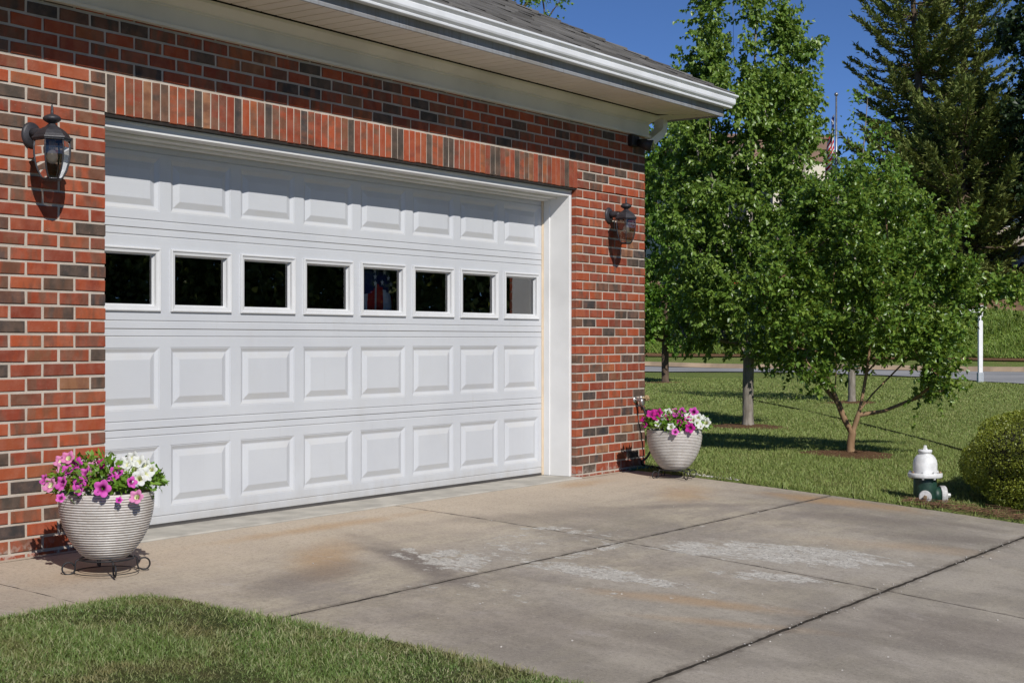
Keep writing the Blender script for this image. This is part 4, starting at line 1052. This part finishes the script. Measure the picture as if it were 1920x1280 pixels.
# crape myrtle
bC, dC = lawn_base(1595, 852)
def envC2(a, h, d, rng): return ((a-1.32)/.42)**2+((h-1.62)/.2)**2+(d/.25)**2 < 1
def envC(a, h, d, rng):
    c = a-.13; q = (c/1.16)**2+((h-1.62)/(1.15))**2+(d/1.05)**2; w_ = 1+.22*math.sin(5*math.atan2(h-1.5, c)+3*d)+.16*math.sin(a*9+h*7)
    if q > w_ or q > 1.2: return False
    if h < .95 and abs(c) < .35+.3*rng.random(): return False
    if h < .75 and abs(c) < .75: return False
    if a > 1.02: return False
    return rng.random() < .3+.7*q
tree('crape_myrtle', 'multi-stemmed small tree with smooth tan stems and a wide dense crown behind the hydrant', 'tree', bC,
     [[(0, 0, 0), (.0, .12, 0), (.015, .22, 0)], [(.015, .22, 0), (-.05, .34, .02), (-.11, .5, .03), (-.16, .62, .02), (-.25, .78, 0), (-.5, .95, -.1), (-.85, 1.25, -.15)], [(-.15, .60, .02), (-.12, .9, .1), (-.15, 1.4, .2), (-.05, 2.2, .25)], [(.015, .22, 0), (.08, .45, -.03), (.14, .8, -.05), (.2, 1.3, -.1), (.33, 1.9, -.1), (.3, 2.5, -.05)], [(.07, .42, -.03), (.2, .58, 0), (.38, .75, .05), (.6, .95, .1), (.85, 1.15, .1), (1.1, 1.45, .1)], [(-.11, .5, .03), (-.3, .8, .2), (-.4, 1.3, .4), (-.3, 2.0, .5)], [(.15, .8, -.05), (.35, 1.2, -.35), (.5, 1.8, -.5)]],
     envC, ((-1.2, 1.3), (.5, 3.0), (-1.1, 1.1)), 215, M['leaf_c'], M['bark_tan'], .038, 32, None, 15, .27, 16, .057, .034, .1, .55, .8, .0025, minr=.005, zmin=.34, more=((envC2, ((.9, 1.8), (1.3, 2.0), (-.3, .3)), 9),))
# left background tree at the house corner
bB, dB = lawn_base(1247, 718)
def envB(a, h, d, rng):
    R = np.interp(h, [1.0, 1.6, 3, 5, 7, 8.4], [.6, 1.3, 1.6, 1.55, 1.0, .2]); q = math.hypot(a, d)/R
    return q < 1 and rng.random() < .35+.65*q
tree('lawn_tree', 'leafy green tree with a dark slim trunk, half hidden by the house corner', 'tree', bB,
     [[(0, 0, 0), (0, .8, 0), (.02, 1.6, 0), (0, 3, 0), (.02, 5, 0), (0, 8, 0)]], envB, ((-1.7, 1.7), (1, 8.4), (-1.7, 1.7)), 300, M['leaf_b'], M['bark_dark'], .10, 33, None, 12, .45, 12, .12, .085, .6, .7, minr=.012, zmin=1.0)
# slim young tree behind the crape myrtle
bD, dD = lawn_base(1597, 755)
def envD(a, h, d, rng):
    R = np.interp(h, [1.3, 2, 3.2, 4.5, 5.4, 5.9], [.5, 1.1, 1.2, .75, .4, .1]); q = math.hypot(a-.05*h, d)/R
    return q < 1 and rng.random() < .4+.6*q
tree('lawn_tree', 'slim young tree with pale new leaves and a grey trunk, behind the multi-stemmed tree', 'tree', bD,
     [[(0, 0, 0), (.0, .8, 0), (.02, 1.6, 0), (.06, 3, 0), (.2, 4.5, 0), (.3, 5.7, 0)]], envD, ((-1.3, 1.6), (1.3, 5.9), (-1.3, 1.3)), 230, M['leaf_young'], M['bark_grey'], .07, 34, None, 4, .4, 9, .085, .055, .45, .8, minr=.006)
# cedars on the far bank
def conifer(label, px, d, seed, half, ztop, per=8, step=.45, first=.03, dens=1.1):
    """straight trunk, ascending branches, each feathered with flat sprays"""
    p = at(px, 500, d); z = float(lawn_z(p[0], p[1])); H = ztop-z; rng = np.random.default_rng(seed); half *= 1.18
    r = empty('cedar', (p[0], p[1], z-.1)); tag(r, label, 'cedar tree', 'cedars on the far bank')
    w = MB(); bend = lambda h: Vector((.15*math.sin(h*.5+seed), .15*math.cos(h*.4), h)); w.tube([bend(H*k/14) for k in range(15)], [.30*(1-k/14.5)**.8+.02 for k in range(15)], 10, caps=False)
    P = []; D = []; N = []; h = H*first; k = 0
    while h < H*.985:
        t = h/H; R = half*float(np.interp(t, [0, .1, .3, .55, .8, 1], [.8, 1.0, 1.0, .88, .6, .1]))
        for b in range(per):
            a = rng.uniform(0, 2*PI); L = R*rng.uniform(.45, 1.15); up = rng.uniform(-.15, .40)+.55*t*t; c, s_ = math.cos(a), math.sin(a); o = bend(h+rng.uniform(-.2, .2))
            n = max(5, int(L/.2)); pts = []
            for q in range(n+1):
                f = q/n; pts.append(o+Vector((c*L*f, s_*L*f, L*(up*f-.35*f*(1-f)*2))))
            w.tube(pts, [.045*(1-.9*q/n)*L/3+.008 for q in range(n+1)], 4, caps=False)
            A = np.array([tuple(v) for v in pts]); m = int(L*62*dens); f = rng.beta(2.2, 1.1, m); g = f*n; i0 = np.clip(g.astype(int), 0, n-1); base = A[i0]+(A[i0+1]-A[i0])*(g-i0)[:, None]; dr = unit(A[i0+1]-A[i0])
            side = np.array([-s_, c, 0.])*rng.choice([-1, 1], m)[:, None]; off = rng.uniform(0, .42, (m, 1))*(1.15-f[:, None]); dd = unit(dr*.9+side*rng.uniform(.2, .9, (m, 1))+rng.normal(size=(m, 3))*.42+np.array([0, 0, .22]))
            P.append(base+side*off*.9+dr*off*.5+rng.normal(size=(m, 3))*.05); D.append(dd); N.append(unit(np.array([0, 0, 1.])+rng.normal(size=(m, 3))*.5))
        h += step*rng.uniform(.6, 1.3); k += 1
    w.build('trunk', M['bark_dark'], r); P = np.concatenate(P); D = np.concatenate(D); N = np.concatenate(N); m = len(P)
    V, T = leaves(P, D, N, rng.uniform(.15, .34, m), rng.uniform(.07, .13, m), .15); np_mesh('crown', V, None, T, M['cedar'], r); return r
conifer('tall dark cedar on the far bank, the left one of the pair', 1718, 74, 41, 3.1, 23.5)
conifer('tall dark cedar on the far bank, right one of the pair, nearer the frame edge', 1808, 79, 42, 3.0, 24.5)
pK = at(1975, 500, 66); zK = float(lawn_z(pK[0], pK[1]))
def envK(a, h, d, rng):
    R = np.interp(h, [2, 4, 8, 14, 18], [1.2, 1.7, 2.2, 1.9, .6])*(1+.2*math.sin(h*1.7)); q = math.hypot(a, d)/R; return q < 1 and rng.random() < .4+.6*q
tree('dark_tree', 'very dark leafy tree at the right edge of the picture beside the cedars', 'tree', (pK[0], pK[1], zK-.1), [[(0, 0, 0), (0, 5, 0), (.2, 10, 0), (0, 17, 0)]], envK, ((-2.8, 2.8), (2, 18), (-2.6, 2.6)), 420, M['leaf_dark'], M['bark_dark'], .22, 43, None, 6, .8, 12, .26, .17, .3, .6, minr=.02)
# broad dark cedar skirt lower on the bank
conifer('bushy low cedar under the two tall cedars, left of the dark car', 1800, 68, 44, 3.6, 13.0, 9, .35, .02, 1.3)
# tree rising behind the garage roof
pR = at(820, 600, 33); zR = -.05
def envR(a, h, d, rng):
    q = (a/3.1)**2+((h-9.6)/2.6)**2+(d/2.5)**2; return q < 1 and rng.random() < .2+.8*q
tree('lawn_tree', 'light green tree whose outer twigs show above the garage roof', 'tree', (pR[0], pR[1], zR), [[(0, 0, 0), (0, 3, 0), (.2, 6, 0), (0, 10, 0)]], envR, ((-3.2, 3.2), (7, 12.4), (-2.6, 2.6)), 260, M['leaf_young'], M['bark_dark'], .16, 45, None, 4, .5, 9, .10, .065, .4, .5, minr=.01)
# mulch rings
def mulch(label, base, r):
    b = MB(); n = 40; rr = random.Random(int(base[0]*10)); rings = []
    for k, (q, h) in enumerate(((1, -.004), (.8, .012), (.4, .026), (0, .03))):
        ring = []
        for i in range(n):
            a = 2*PI*i/n; w = q*r*(1+.12*math.sin(3*a+base[0])+.06*math.sin(7*a)); x, y = base[0]+w*math.cos(a), base[1]+w*math.sin(a)
            ring.append(b.vert((x, y, float(lawn_z(x, y))+h+rr.uniform(-.006, .006))))
        rings.append(ring)
    for a_, b_ in zip(rings, rings[1:]):
        for i in range(n): b.face((a_[i], a_[(i+1) % n], b_[(i+1) % n], b_[i]), 0, True)
    o = b.build('mulch', M['mulch']); tag(o, label, 'mulch', None, 'stuff'); return o
mulch('brown mulch ring round the tall front tree', bA, .6); mulch('brown mulch ring round the multi-stemmed tree', bC, .46)
mulch('brown mulch ring round the corner tree trunk', bB, .9); mulch('brown mulch ring round the slim young tree', bD, .5)

# ------------------------------------------------------------------ clipped hedge
def hedge():
    c = (6.46, -3.40); zb = float(lawn_z(*c))-.01; r = empty('boxwood_hedge', (c[0], c[1], zb)); tag(r, 'rounded clipped boxwood hedge at the right edge of the drive', 'hedge')
    rng = np.random.default_rng(51); hx_, hy_, H = .86, .86, .72; n = 120000
    u = unit(rng.normal(size=(n, 3))); e_ = 4.2
    s_ = (np.abs(u[:, 0])**e_+np.abs(u[:, 1])**e_+np.abs(u[:, 2])**e_)**(-1/e_)
    p = u*s_[:, None]; wob = 1+.035*np.sin(p[:, 0]*7+p[:, 2]*5)+.03*np.sin(p[:, 1]*9+p[:, 2]*4)+.02*np.sin(p[:, 0]*17)*np.cos(p[:, 2]*15)
    dep = (1.012-.11*rng.random(n)**2)*wob; q = p*dep[:, None]*np.array([hx_, hy_, H/2])+np.array([0, 0, H/2+.02]); k = q[:, 2] > .02; q = q[k]; u = p[k]; m = len(q)
    D = unit(u*.6+rng.normal(size=(m, 3))*.6+np.array([0, 0, .25])); N = unit(u*.7+rng.normal(size=(m, 3))*.6)
    V, T = leaves(q, D, N, rng.uniform(.012, .022, m), rng.uniform(.008, .013, m), .15); np_mesh('foliage', V, None, T, M['box'], r)
    b = MB()
    for i in range(26):
        a = rng.uniform(0, 2*PI); f = rng.uniform(.5, .88); b.tube([(.1*math.cos(a), .1*math.sin(a), 0), (.3*f*math.cos(a), .3*f*math.sin(a), .3), (hx_*f*math.cos(a), hy_*f*math.sin(a), rng.uniform(.25, .75))], [.012, .008, .004], 5)
    b.build('stem', M['bark_dark'], r)
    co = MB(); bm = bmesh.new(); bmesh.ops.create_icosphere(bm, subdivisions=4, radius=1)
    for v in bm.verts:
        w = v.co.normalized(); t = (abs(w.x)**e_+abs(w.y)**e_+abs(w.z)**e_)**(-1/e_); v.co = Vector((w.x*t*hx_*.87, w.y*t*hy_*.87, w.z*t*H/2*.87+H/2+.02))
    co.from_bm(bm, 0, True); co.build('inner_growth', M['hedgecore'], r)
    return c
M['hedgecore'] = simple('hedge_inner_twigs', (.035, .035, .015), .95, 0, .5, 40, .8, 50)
HC = hedge()

# ------------------------------------------------------------------ grass
def blades(P, h, w, rng, lean=.35):
    n = len(P); a = rng.uniform(0, 2*PI, n); W = np.stack([np.cos(a), np.sin(a), np.zeros(n)], 1); l = rng.normal(size=(n, 2))*lean
    up = np.stack([l[:, 0], l[:, 1], np.ones(n)], 1); up = unit(up); h = h[:, None]; w = w[:, None]
    bend = np.stack([l[:, 0], l[:, 1], -np.abs(l).sum(1)*.4], 1)*h*.5
    V = np.stack([P-W*w*.5, P+W*w*.5, P+up*h*.55+W*w*.4, P+up*h*.55-W*w*.4, P+up*h+bend], 1).reshape(-1, 3); o = (np.arange(n)*5)[:, None]
    return V, o+np.array([[0, 1, 2, 3]]), o+np.array([[3, 2, 4]])
def inside_island(x, y):
    """rounded corner of the near lawn"""
    xr = np.interp(-y, [1.05, 1.12, 1.3, 1.75, 2.1, 2.6, 3.1, 4.5, 8], [-.88, -.70, -.645, -.61, -.56, -.50, -.45, -.35, -.3])
    return (y < -1.055) & (x < xr)
rng = np.random.default_rng(61)
# turf under the near grass
ix = np.arange(-9, -.25, .06); iy = np.arange(-9, -1.0, .06)
X, Y = np.meshgrid(ix, iy, indexing='ij'); ins = inside_island(X, Y)
Z = zd(Y)+np.where(ins, .016+.012*np.sin(X*5)*np.cos(Y*4), -.08)
V = np.stack([X, Y, Z], -1).reshape(-1, 3); nx, ny = len(ix), len(iy); i, j = np.meshgrid(np.arange(nx-1), np.arange(ny-1), indexing='ij'); keep = (ins[:-1, :-1] | ins[1:, :-1] | ins[:-1, 1:] | ins[1:, 1:]).ravel(); a = (i*ny+j).ravel()[keep]
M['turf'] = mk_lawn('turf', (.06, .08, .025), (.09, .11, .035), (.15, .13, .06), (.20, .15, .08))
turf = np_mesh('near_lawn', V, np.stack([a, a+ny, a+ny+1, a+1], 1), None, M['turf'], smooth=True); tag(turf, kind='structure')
N = 300000; x = rng.uniform(-3.3, -.25, N); y = rng.uniform(-4.6, -1.02, N); edge = rng.normal(size=(N, 2))*.012
k = inside_island(x+edge[:, 0], y+edge[:, 1]); vis = k & (np.hypot(x-CAM[0], y-CAM[1]) < 7.2) & (((x-CAM[0])*FWD[0]+(y-CAM[1])*FWD[1]) > 3.6)
x, y = x[vis], y[vis]; n = len(x); pn_ = np.sin(x*9)*np.cos(y*7)+np.sin(x*3.1+y*4.3)
P = np.stack([x, y, zd(y)+.008], 1); h = rng.uniform(.012, .046, n)*(1+.22*pn_); V, Q, T = blades(P, h, rng.uniform(.0022, .0046, n), rng, .55)
gr = np_mesh('grass', V, Q, T, M['grass']); tag(gr, 'mown green grass with dry blades in the near corner lawn', 'grass', None, 'stuff')
# the big lawn
def lawnpts(n, d0, d1, seed):
    rg = np.random.default_rng(seed); d = np.sqrt(rg.uniform(d0**2, d1**2, n)); px = rg.uniform(1190, 1960, n); r = (px-960)/FPX
    x = CAM[0]+d*(SN+r*CS); y = CAM[1]+d*(CS-r*SN); return x, y, d, rg
VV = []; QQ = []; TT = []; off = 0
for n, d0, d1, h0, h1, w in ((90000, 9.6, 17, .022, .05, .006), (80000, 17, 27, .03, .055, .010), (60000, 27, 44, .035, .07, .018)):
    x, y, d, rg = lawnpts(n, d0, d1, n); ed = XE+.0+np.abs(rg.normal(size=n))*.004-.025*rg.random(n)
    ne = np.interp(y, [p[1] for p in near_e[::-1]], [p[0] for p in near_e[::-1]])
    far_ok = (x < ne-.2)
    for bx in (bA, bC, bB, bD):
        rr_ = np.hypot(x-bx[0], y-bx[1]); far_ok &= (rr_ > .55) | ((rr_ > .3) & (rg.random(n) < .3))
    k = (x > ed) & far_ok & ~((x < XC+.0) & (y > 0)) & (np.hypot(x-HC[0], y-HC[1]) > .6)
    bare = (x < XE+.22) & (y < -2.5) & (rg.random(n) < .75); bare |= (x < XE+.18) & (y > -.75) & (rg.random(n) < .8); k &= ~bare
    x, y = x[k], y[k]; m = len(x); nearE = np.clip(1-(x-XE)/.16, 0, 1); clump = .6+.8*(np.sin(y*11)*np.sin(y*4.7+1)+1)/2
    h = rg.uniform(h0, h1, m)*(1+nearE*1.1*clump*rg.random(m)); P = np.stack([x, y, lawn_z(x, y)-.006], 1)
    V, Q, T = blades(P, h, np.full(m, w)*rg.uniform(.7, 1.2, m), rg, .5); VV.append(V); QQ.append(Q+off); TT.append(T+off); off += len(V)
rgb = np.random.default_rng(91); m = 70000; yb_ = rgb.uniform(2, 34, m); fe = np.interp(yb_, [p[1] for p in far_e[::-1]], [p[0] for p in far_e[::-1]]); xb_ = fe+rgb.uniform(4.9, 10.6, m)
hb_ = rgb.uniform(.10, .26, m)*(1+.5*np.sin(xb_*1.9+yb_*1.3)*np.sin(yb_*.9)); V, Q, T = blades(np.stack([xb_, yb_, lawn_z(xb_, yb_)+.05], 1), hb_, rgb.uniform(.03, .06, m), rgb, .4)
M['grass_bank'] = leafmat('bank_blade', (.12, .20, .03), (.19, .29, .045), (.30, .34, .10), .3, .6); bg_ = np_mesh('bank_grass', V, Q, T, M['grass_bank']); tag(bg_, 'longer bright green grass on the bank beyond the road', 'grass', None, 'stuff')
lg = np_mesh('lawn_grass', np.concatenate(VV), np.concatenate(QQ), np.concatenate(TT), M['grass_far']); tag(lg, 'short mown lawn grass right of the drive', 'grass', None, 'stuff')
# pine straw at the foot of the hedge and hydrant, crumbs of concrete along the edge
sb = MB(); rg = random.Random(71)
for i in range(700):
    y = rg.uniform(-4.2, -2.25); x = XE+.02+abs(rg.gauss(0, .13))+rg.uniform(-.02, .02); a = rg.uniform(0, PI); l = rg.uniform(.03, .09); z = float(lawn_z(max(x, XE+.02), y))+rg.uniform(.004, .03)
    sb.tube([(x-l*math.cos(a), y-l*math.sin(a), z+rg.uniform(-.01, .02)), (x+l*math.cos(a), y+l*math.sin(a), z+rg.uniform(-.01, .02))], .0016, 3, caps=False)
M['needle'] = simple('pine_needle', (.20, .11, .06), .9, 0, .3, 30); ps = sb.build('pine_straw', M['needle']); tag(ps, 'scattered brown pine straw along the drive edge below the hedge', 'pine straw', None, 'stuff')
cb = MB()
for i in range(240):
    t = rg.random()
    if t < .45: y = rg.uniform(-.95, -.45); x = XE+.03+abs(rg.gauss(0, .06))
    elif t < .75: x = rg.uniform(.2, 4.8); y = JB+rg.gauss(0, .03)
    else: x = rg.uniform(-.4, 4.5); y = rg.uniform(-4.5, -.4)
    s_ = rg.uniform(.002, .005)*(1.5 if t < .45 else 1); z = float(zd(y))+s_*.4+(.012 if x > XE else 0); bm = bmesh.new(); bmesh.ops.create_icosphere(bm, subdivisions=1, radius=s_)
    for v in bm.verts: v.co = Vector((v.co.x*rg.uniform(.8, 1.5)+x, v.co.y*rg.uniform(.8, 1.5)+y, v.co.z*.7+z))
    cb.from_bm(bm, 0)
M['crumb'] = simple('concrete_crumb', (.5, .47, .43), .95, 0, .3, 50)
cr = cb.build('gravel', M['crumb']); tag(cr, 'pale crumbs of broken concrete scattered over the drive', 'gravel', None, 'stuff')

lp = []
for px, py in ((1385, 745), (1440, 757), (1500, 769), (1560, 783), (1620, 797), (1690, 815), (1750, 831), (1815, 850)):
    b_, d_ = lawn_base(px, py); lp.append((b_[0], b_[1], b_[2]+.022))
lb_ = MB(); lb_.tube(smooth_path(lp, 8), .016, 6); M['dark_line'] = simple('dull_black_line', (.012, .014, .008), .95, 0, .2, 30, spec=.05); le = lb_.build('lawn_line', M['dark_line']); tag(le, 'thin dark line lying across the sunny lawn behind the hydrant', 'dark_line')  # thin near-black tube drawn as a dark line across the grass
# ------------------------------------------------------------------ posts, flags, far buildings, cars
pp = at(1838, 715, 40); zp = float(lawn_z(pp[0], pp[1])); po = empty('sign_post', (pp[0], pp[1], zp)); tag(po, 'white square post with a side arm at the edge of the road', 'sign post')
R3 = Matrix(((RIGHT[0], FWD[0], 0), (RIGHT[1], FWD[1], 0), (0, 0, 1)))
def rbox(b, x0, x1, y0, y1, z0, z1, bev=.006):
    bm = bm_box(x0, x1, y0, y1, z0, z1, bev, 1)
    for v in bm.verts: v.co = R3 @ v.co
    b.from_bm(bm)
b = MB(); rbox(b, -.055, .055, -.055, .055, .28, 2.06); b.build('post', M['postwhite'], po)
b = MB(); rbox(b, -.075, .075, -.075, .075, -.05, .28); b.build('post_sleeve', M['postgrey'], po)
b = MB(); rbox(b, -.75, .09, -.04, .04, 1.92, 2.03); b.build('arm', M['postwhite'], po)
b = MB(); rbox(b, -.07, .07, -.07, .07, 2.06, 2.11); b.build('post_cap', M['postwhite'], po)
p2 = at(1474, 690, 52); z2 = float(lawn_z(p2[0], p2[1])); b = MB(); rbox(b, -.07, .07, -.05, .05, -.05, .75); rbox(b, -.085, .085, -.06, .06, .75, .79)
bo = b.build('marker_post', M['postwhite']); bo.location = (p2[0], p2[1], z2); tag(bo, 'short white marker post at the kerb, seen between the tree trunks', 'post')

def drape(name, nu, nv, w, h, fn, colour, parent=None):
    b = MB(); ids = [[b.vert(fn(i/nu, j/nv)) for j in range(nv+1)] for i in range(nu+1)]
    for i in range(nu):
        for j in range(nv): b.face((ids[i][j], ids[i+1][j], ids[i+1][j+1], ids[i][j+1]), 0, True, c1=colour((i+.5)/nu, (j+.5)/nv))
    return b.build(name, M['fabric'], parent)
WHT, REDC, BLU = (.72, .72, .74, 1), (.52, .02, .03, 1), (.02, .03, .13, 1)
fp = at(1568, 638, 84); zf = float(lawn_z(fp[0], fp[1])); pole = empty('flagpole', (fp[0], fp[1], zf)); tag(pole, 'thin metal flagpole in front of the far brick building', 'flagpole')
b = MB(); b.tube([(0, 0, 0), (0, 0, 15.0-zf)], [.09, .05], 10); b.build('pole', M['alu'], pole); b = MB(); b.lathe([(0, .24), (.09, .2), (.12, .12), (.09, .04), (0, 0)], (0, 0, 15.0-zf), 12); b.build('finial', M['alu'], pole)
def flagfn(u, v):   # hangs limp: u along the fly (folded), v down the hoist
    a = -.1-.34*u*(1+.5*v)-.1*math.sin(u*9); dpt = .16*math.sin(u*14+v*3); return (RIGHT[0]*a+FWD[0]*dpt, RIGHT[1]*a+FWD[1]*dpt, -v*2.3-u*1.7)
def flagcol(u, v):
    if u < .4 and v < .54: return BLU if ((int(u*22)+int(v*18)) % 3) else WHT
    return REDC if int(v*13) % 2 == 0 else WHT
ff = drape('flag', 44, 39, 1, 1, flagfn, flagcol); ff.location = (fp[0], fp[1], 14.0); tag(ff, 'limp red, white and blue American flag on the far flagpole', 'flag')
# flag hanging inside the garage behind the fifth pane
fi = empty('flag', (2.66, .405, 1.1)); tag(fi, 'American flag draped inside the garage behind the fifth door window', 'flag')
def f2(u, v):
    top = .52+.0*u; x = (u-.5)*(.34+.22*v); yo = .02*math.sin(u*13+.5)*(0.5+v)+.06*(u-.5); return (x-.02, yo, top-.62*v-.05*abs(u-.45))
def f2c(u, v):
    if v < .35+.05*math.sin(u*9): return BLU
    return (REDC, WHT)[int(u*6.6+.6) % 2]
drape('cloth', 72, 40, 1, 1, f2, f2c, fi)
for sx, sz in ((-.10, .415), (-.096, .373), (-.096, .33), (.048, .41), (.078, .37), (.03, .34), (.11, .33)):
    st = MB(); pts = []; u = sx/.38+.55; yb = .02*math.sin(u*13+.5)*.75+.06*(u-.5)-.014
    for k in range(10):
        rr = .022 if k % 2 == 0 else .009; a = PI/2+k*PI/5; pts.append((sx+rr*math.cos(a)*.9, sz+rr*math.sin(a)))
    st.prism(pts, yb-.0015, yb); st.build('star', M['whitestar'] if 'whitestar' in M else M['postwhite'], fi)
# large far building behind the trees
def arch_win(b, cx, y, z0, w, h, mat):
    pts = [(cx-w/2, z0), (cx+w/2, z0), (cx+w/2, z0+h)]+[(cx+w/2*math.cos(t), z0+h+w/2*math.sin(t)) for t in np.linspace(.2, PI-.2, 8)]+[(cx-w/2, z0+h)]; b.prism(pts, y, y+.2, mat)
f1 = at(1438, 300, 97); bl = empty('brick_building', (f1[0], f1[1], 6.0)); bl.rotation_euler = (0, 0, -TH+math.radians(8)); tag(bl, 'large far building with brown brick parapet and cream arched wall behind the trees', 'building')
b = MB(); b.box(-4.9, 4.2, 0, 14, -1, 6.9); b.build('wall', M['cream'], bl)
b = MB(); b.box(-5.0, 4.3, -.12, 14.1, 6.9, 8.4); b.build('parapet', M['roofbrown'], bl); b = MB(); b.box(-5.15, 4.45, -.3, 14.3, 8.4, 8.62); b.box(-5.08, 4.38, -.22, 14.2, 7.7, 7.85); b.build('cornice', M['roofbrown'], bl)
for k in range(5):
    b = MB(); arch_win(b, -3.8+k*1.8, -.03, 2.2, 1.2, 2.8, 0); b.build('window', M['carglass'], bl)
b = MB(); b.box(4.3, 5.6, 1.5, 12, -1, 5.0); b.build('wing_wall', M['farbrick'], bl); b = MB(); b.box(4.32, 5.7, 1.35, 12.1, 5.0, 5.25); b.build('wing_cornice', M['postwhite'], bl)
b = MB(); b.prism([(3.6, -1), (5.3, -1), (5.3, 2.2), (4.2, 4.2), (3.6, 4.2)], -2.5, -.2); b.build('entrance_gable', M['farbrick'], bl)
f3 = at(1925, 330, 108); hb = empty('brick_house', (f3[0], f3[1], 8.0)); hb.rotation_euler = (0, 0, -TH); tag(hb, 'red brick house with reddish roof beyond the cedars at the right edge', 'house')
b = MB(); b.box(-2.2, 6, 0, 8, -2, 5.0); b.build('wall', M['farbrick'], hb); b = MB(); b.prism([(-.4, 5.0), (8.4, 5.0), (4, 6.8)], -2.5, 6.3, plane='yz'); b.build('roof', M['roofbrown'], hb)
for k in range(3):
    b = MB(); b.box(-1.6+k*2.4, -.4+k*2.4, -.06, 0, 1.4, 3.2); o = b.build('window', M['postwhite'], hb); b = MB(); b.box(-1.5+k*2.4, -.5+k*2.4, -.1, -.06, 1.5, 3.1); b.build('pane', M['carglass'], o)
def car(label, px, d, paint, rot, zoff=0):
    p = at(px, 500, d); z = float(lawn_z(p[0], p[1]))+.07; r = empty('parked_car', (p[0], p[1], z)); r.rotation_euler = (0, 0, rot); tag(r, label, 'car')
    side_ = [(-2.2, .35), (2.2, .35), (2.25, .6), (2.2, .85), (1.3, .98), (.6, 1.42), (-1.0, 1.45), (-1.9, 1.0), (-2.25, .9), (-2.3, .6)]
    b = MB(); b.prism(side_, -.85, .85); o = b.build('body', M[paint], r); md = o.modifiers.new('bevel', 'BEVEL'); md.width = .06; md.segments = 3
    b = MB(); b.prism([(1.08, 1.0), (.55, 1.36), (-.95, 1.39), (-1.6, 1.02)], -.856, .856); b.build('side_window', M['carglass'], r)
    for x_ in (-1.35, 1.35):
        for y_ in (-.8, .8):
            w = MB(); w.lathe([(0, -.1), (.2, -.1), (.33, -.09), (.34, 0), (.33, .09), (.2, .1), (0, .1)], (x_, y_, .34), 20, axis='y'); wo = w.build('wheel', M['tyre'], r)
            w = MB(); w.lathe([(0, -.112), (.18, -.108), (.19, .108), (0, .112)], (x_, y_, .34), 14, axis='y'); w.build('rim', M['alu'], wo)
    for y_ in (-.6, .6):
        w = MB(); w.box(2.2, 2.27, y_-.18, y_+.18, .62, .76, 0, .02); w.build('headlight', M['lampglass'], r)
car('bright red car on the far slope, glimpsed through the tall front tree', 1432, 74, 'carpaint_red', -TH+.2)
car('dark blue car in deep shade under the cedars at the right edge', 1932, 71, 'carpaint_dark', -TH+.5)

# far wood behind everything, and the wood across the street that the door panes mirror
def wood_mass(name, label, pts, H, spread, n, leaf, seed, mat):
    rng = np.random.default_rng(seed); pts = np.array(pts, float); t = rng.uniform(0, len(pts)-1, n); i = np.clip(t.astype(int), 0, len(pts)-2); f = (t-i)[:, None]; c = pts[i]*(1-f)+pts[i+1]*f
    x = c[:, 0]+rng.normal(size=n)*spread; y = c[:, 1]+rng.normal(size=n)*spread; k = np.sin(t*9.1)+np.sin(t*23.7+1)*.6; top = H*(.78+.14*k)
    z = lawn_z(x, y)+top*rng.beta(1.6, 1.1, n); P = np.stack([x, y, z], 1); D = unit(rng.normal(size=(n, 3))); V, T = leaves(P, D, unit(rng.normal(size=(n, 3))+np.array([0, 0, .4])), rng.uniform(.6, 1.2, n)*leaf, rng.uniform(.5, .9, n)*leaf, .2)
    o = np_mesh(name, V, None, T, mat); tag(o, label, 'wood', None, 'stuff'); return o
wood_mass('woods', 'far dark green wood along the hill behind the trees', [(112, -10), (116, 15), (108, 40), (100, 60), (95, 90)], 9.5, 2.2, 60000, .6, 81, M['wood'])
wood_mass('woods', 'dark wood across the street, mirrored in the garage door windows', [(12, -40), (24, -36), (34, -28), (42, -18)], 15, 3.4, 230000, .27, 82, M['wood_near'])

# ------------------------------------------------------------------ light, sky, camera
SUN = Vector((.62, 1.0, -.90)).normalized()
el = math.asin(-SUN.z); az = math.atan2(-SUN.x, -SUN.y)
w = bpy.data.worlds.new('World'); S.world = w; w.use_nodes = True; nt = w.node_tree
sky = nt.nodes.new('ShaderNodeTexSky'); sky.sky_type = 'NISHITA'; sky.sun_disc = False; sky.sun_elevation = el; sky.sun_rotation = az
sky.altitude = 2000; sky.air_density = .5; sky.dust_density = 0; sky.ozone_density = 8
bg = nt.nodes['Background']; nt.links.new(sky.outputs[0], bg.inputs[0]); bg.inputs[1].default_value = .1
sl = bpy.data.lights.new('sun', 'SUN'); sl.energy = 3.9; sl.angle = math.radians(.53); sl.color = (1, .962, .91)
so_ = bpy.data.objects.new('sun', sl); COL.objects.link(so_); so_.rotation_euler = SUN.to_track_quat('-Z', 'Y').to_euler(); so_.location = (-10, -20, 20)
cam = bpy.data.cameras.new('camera'); cam.sensor_width = 36; cam.lens = FPX/1920*36; cam.shift_y = -2/1920; cam.clip_start = .05; cam.clip_end = 3000
co = bpy.data.objects.new('camera', cam); COL.objects.link(co); co.location = CAM; co.rotation_euler = (PI/2, 0, -TH); S.camera = co
S.view_settings.view_transform = 'Standard'; S.view_settings.look = 'None'; S.view_settings.exposure = 0.2; S.view_settings.gamma = 1
S.cycles.max_bounces = 8; S.cycles.transparent_max_bounces = 12; S.cycles.caustics_reflective = False; S.cycles.caustics_refractive = False
S.cycles.use_denoising = True
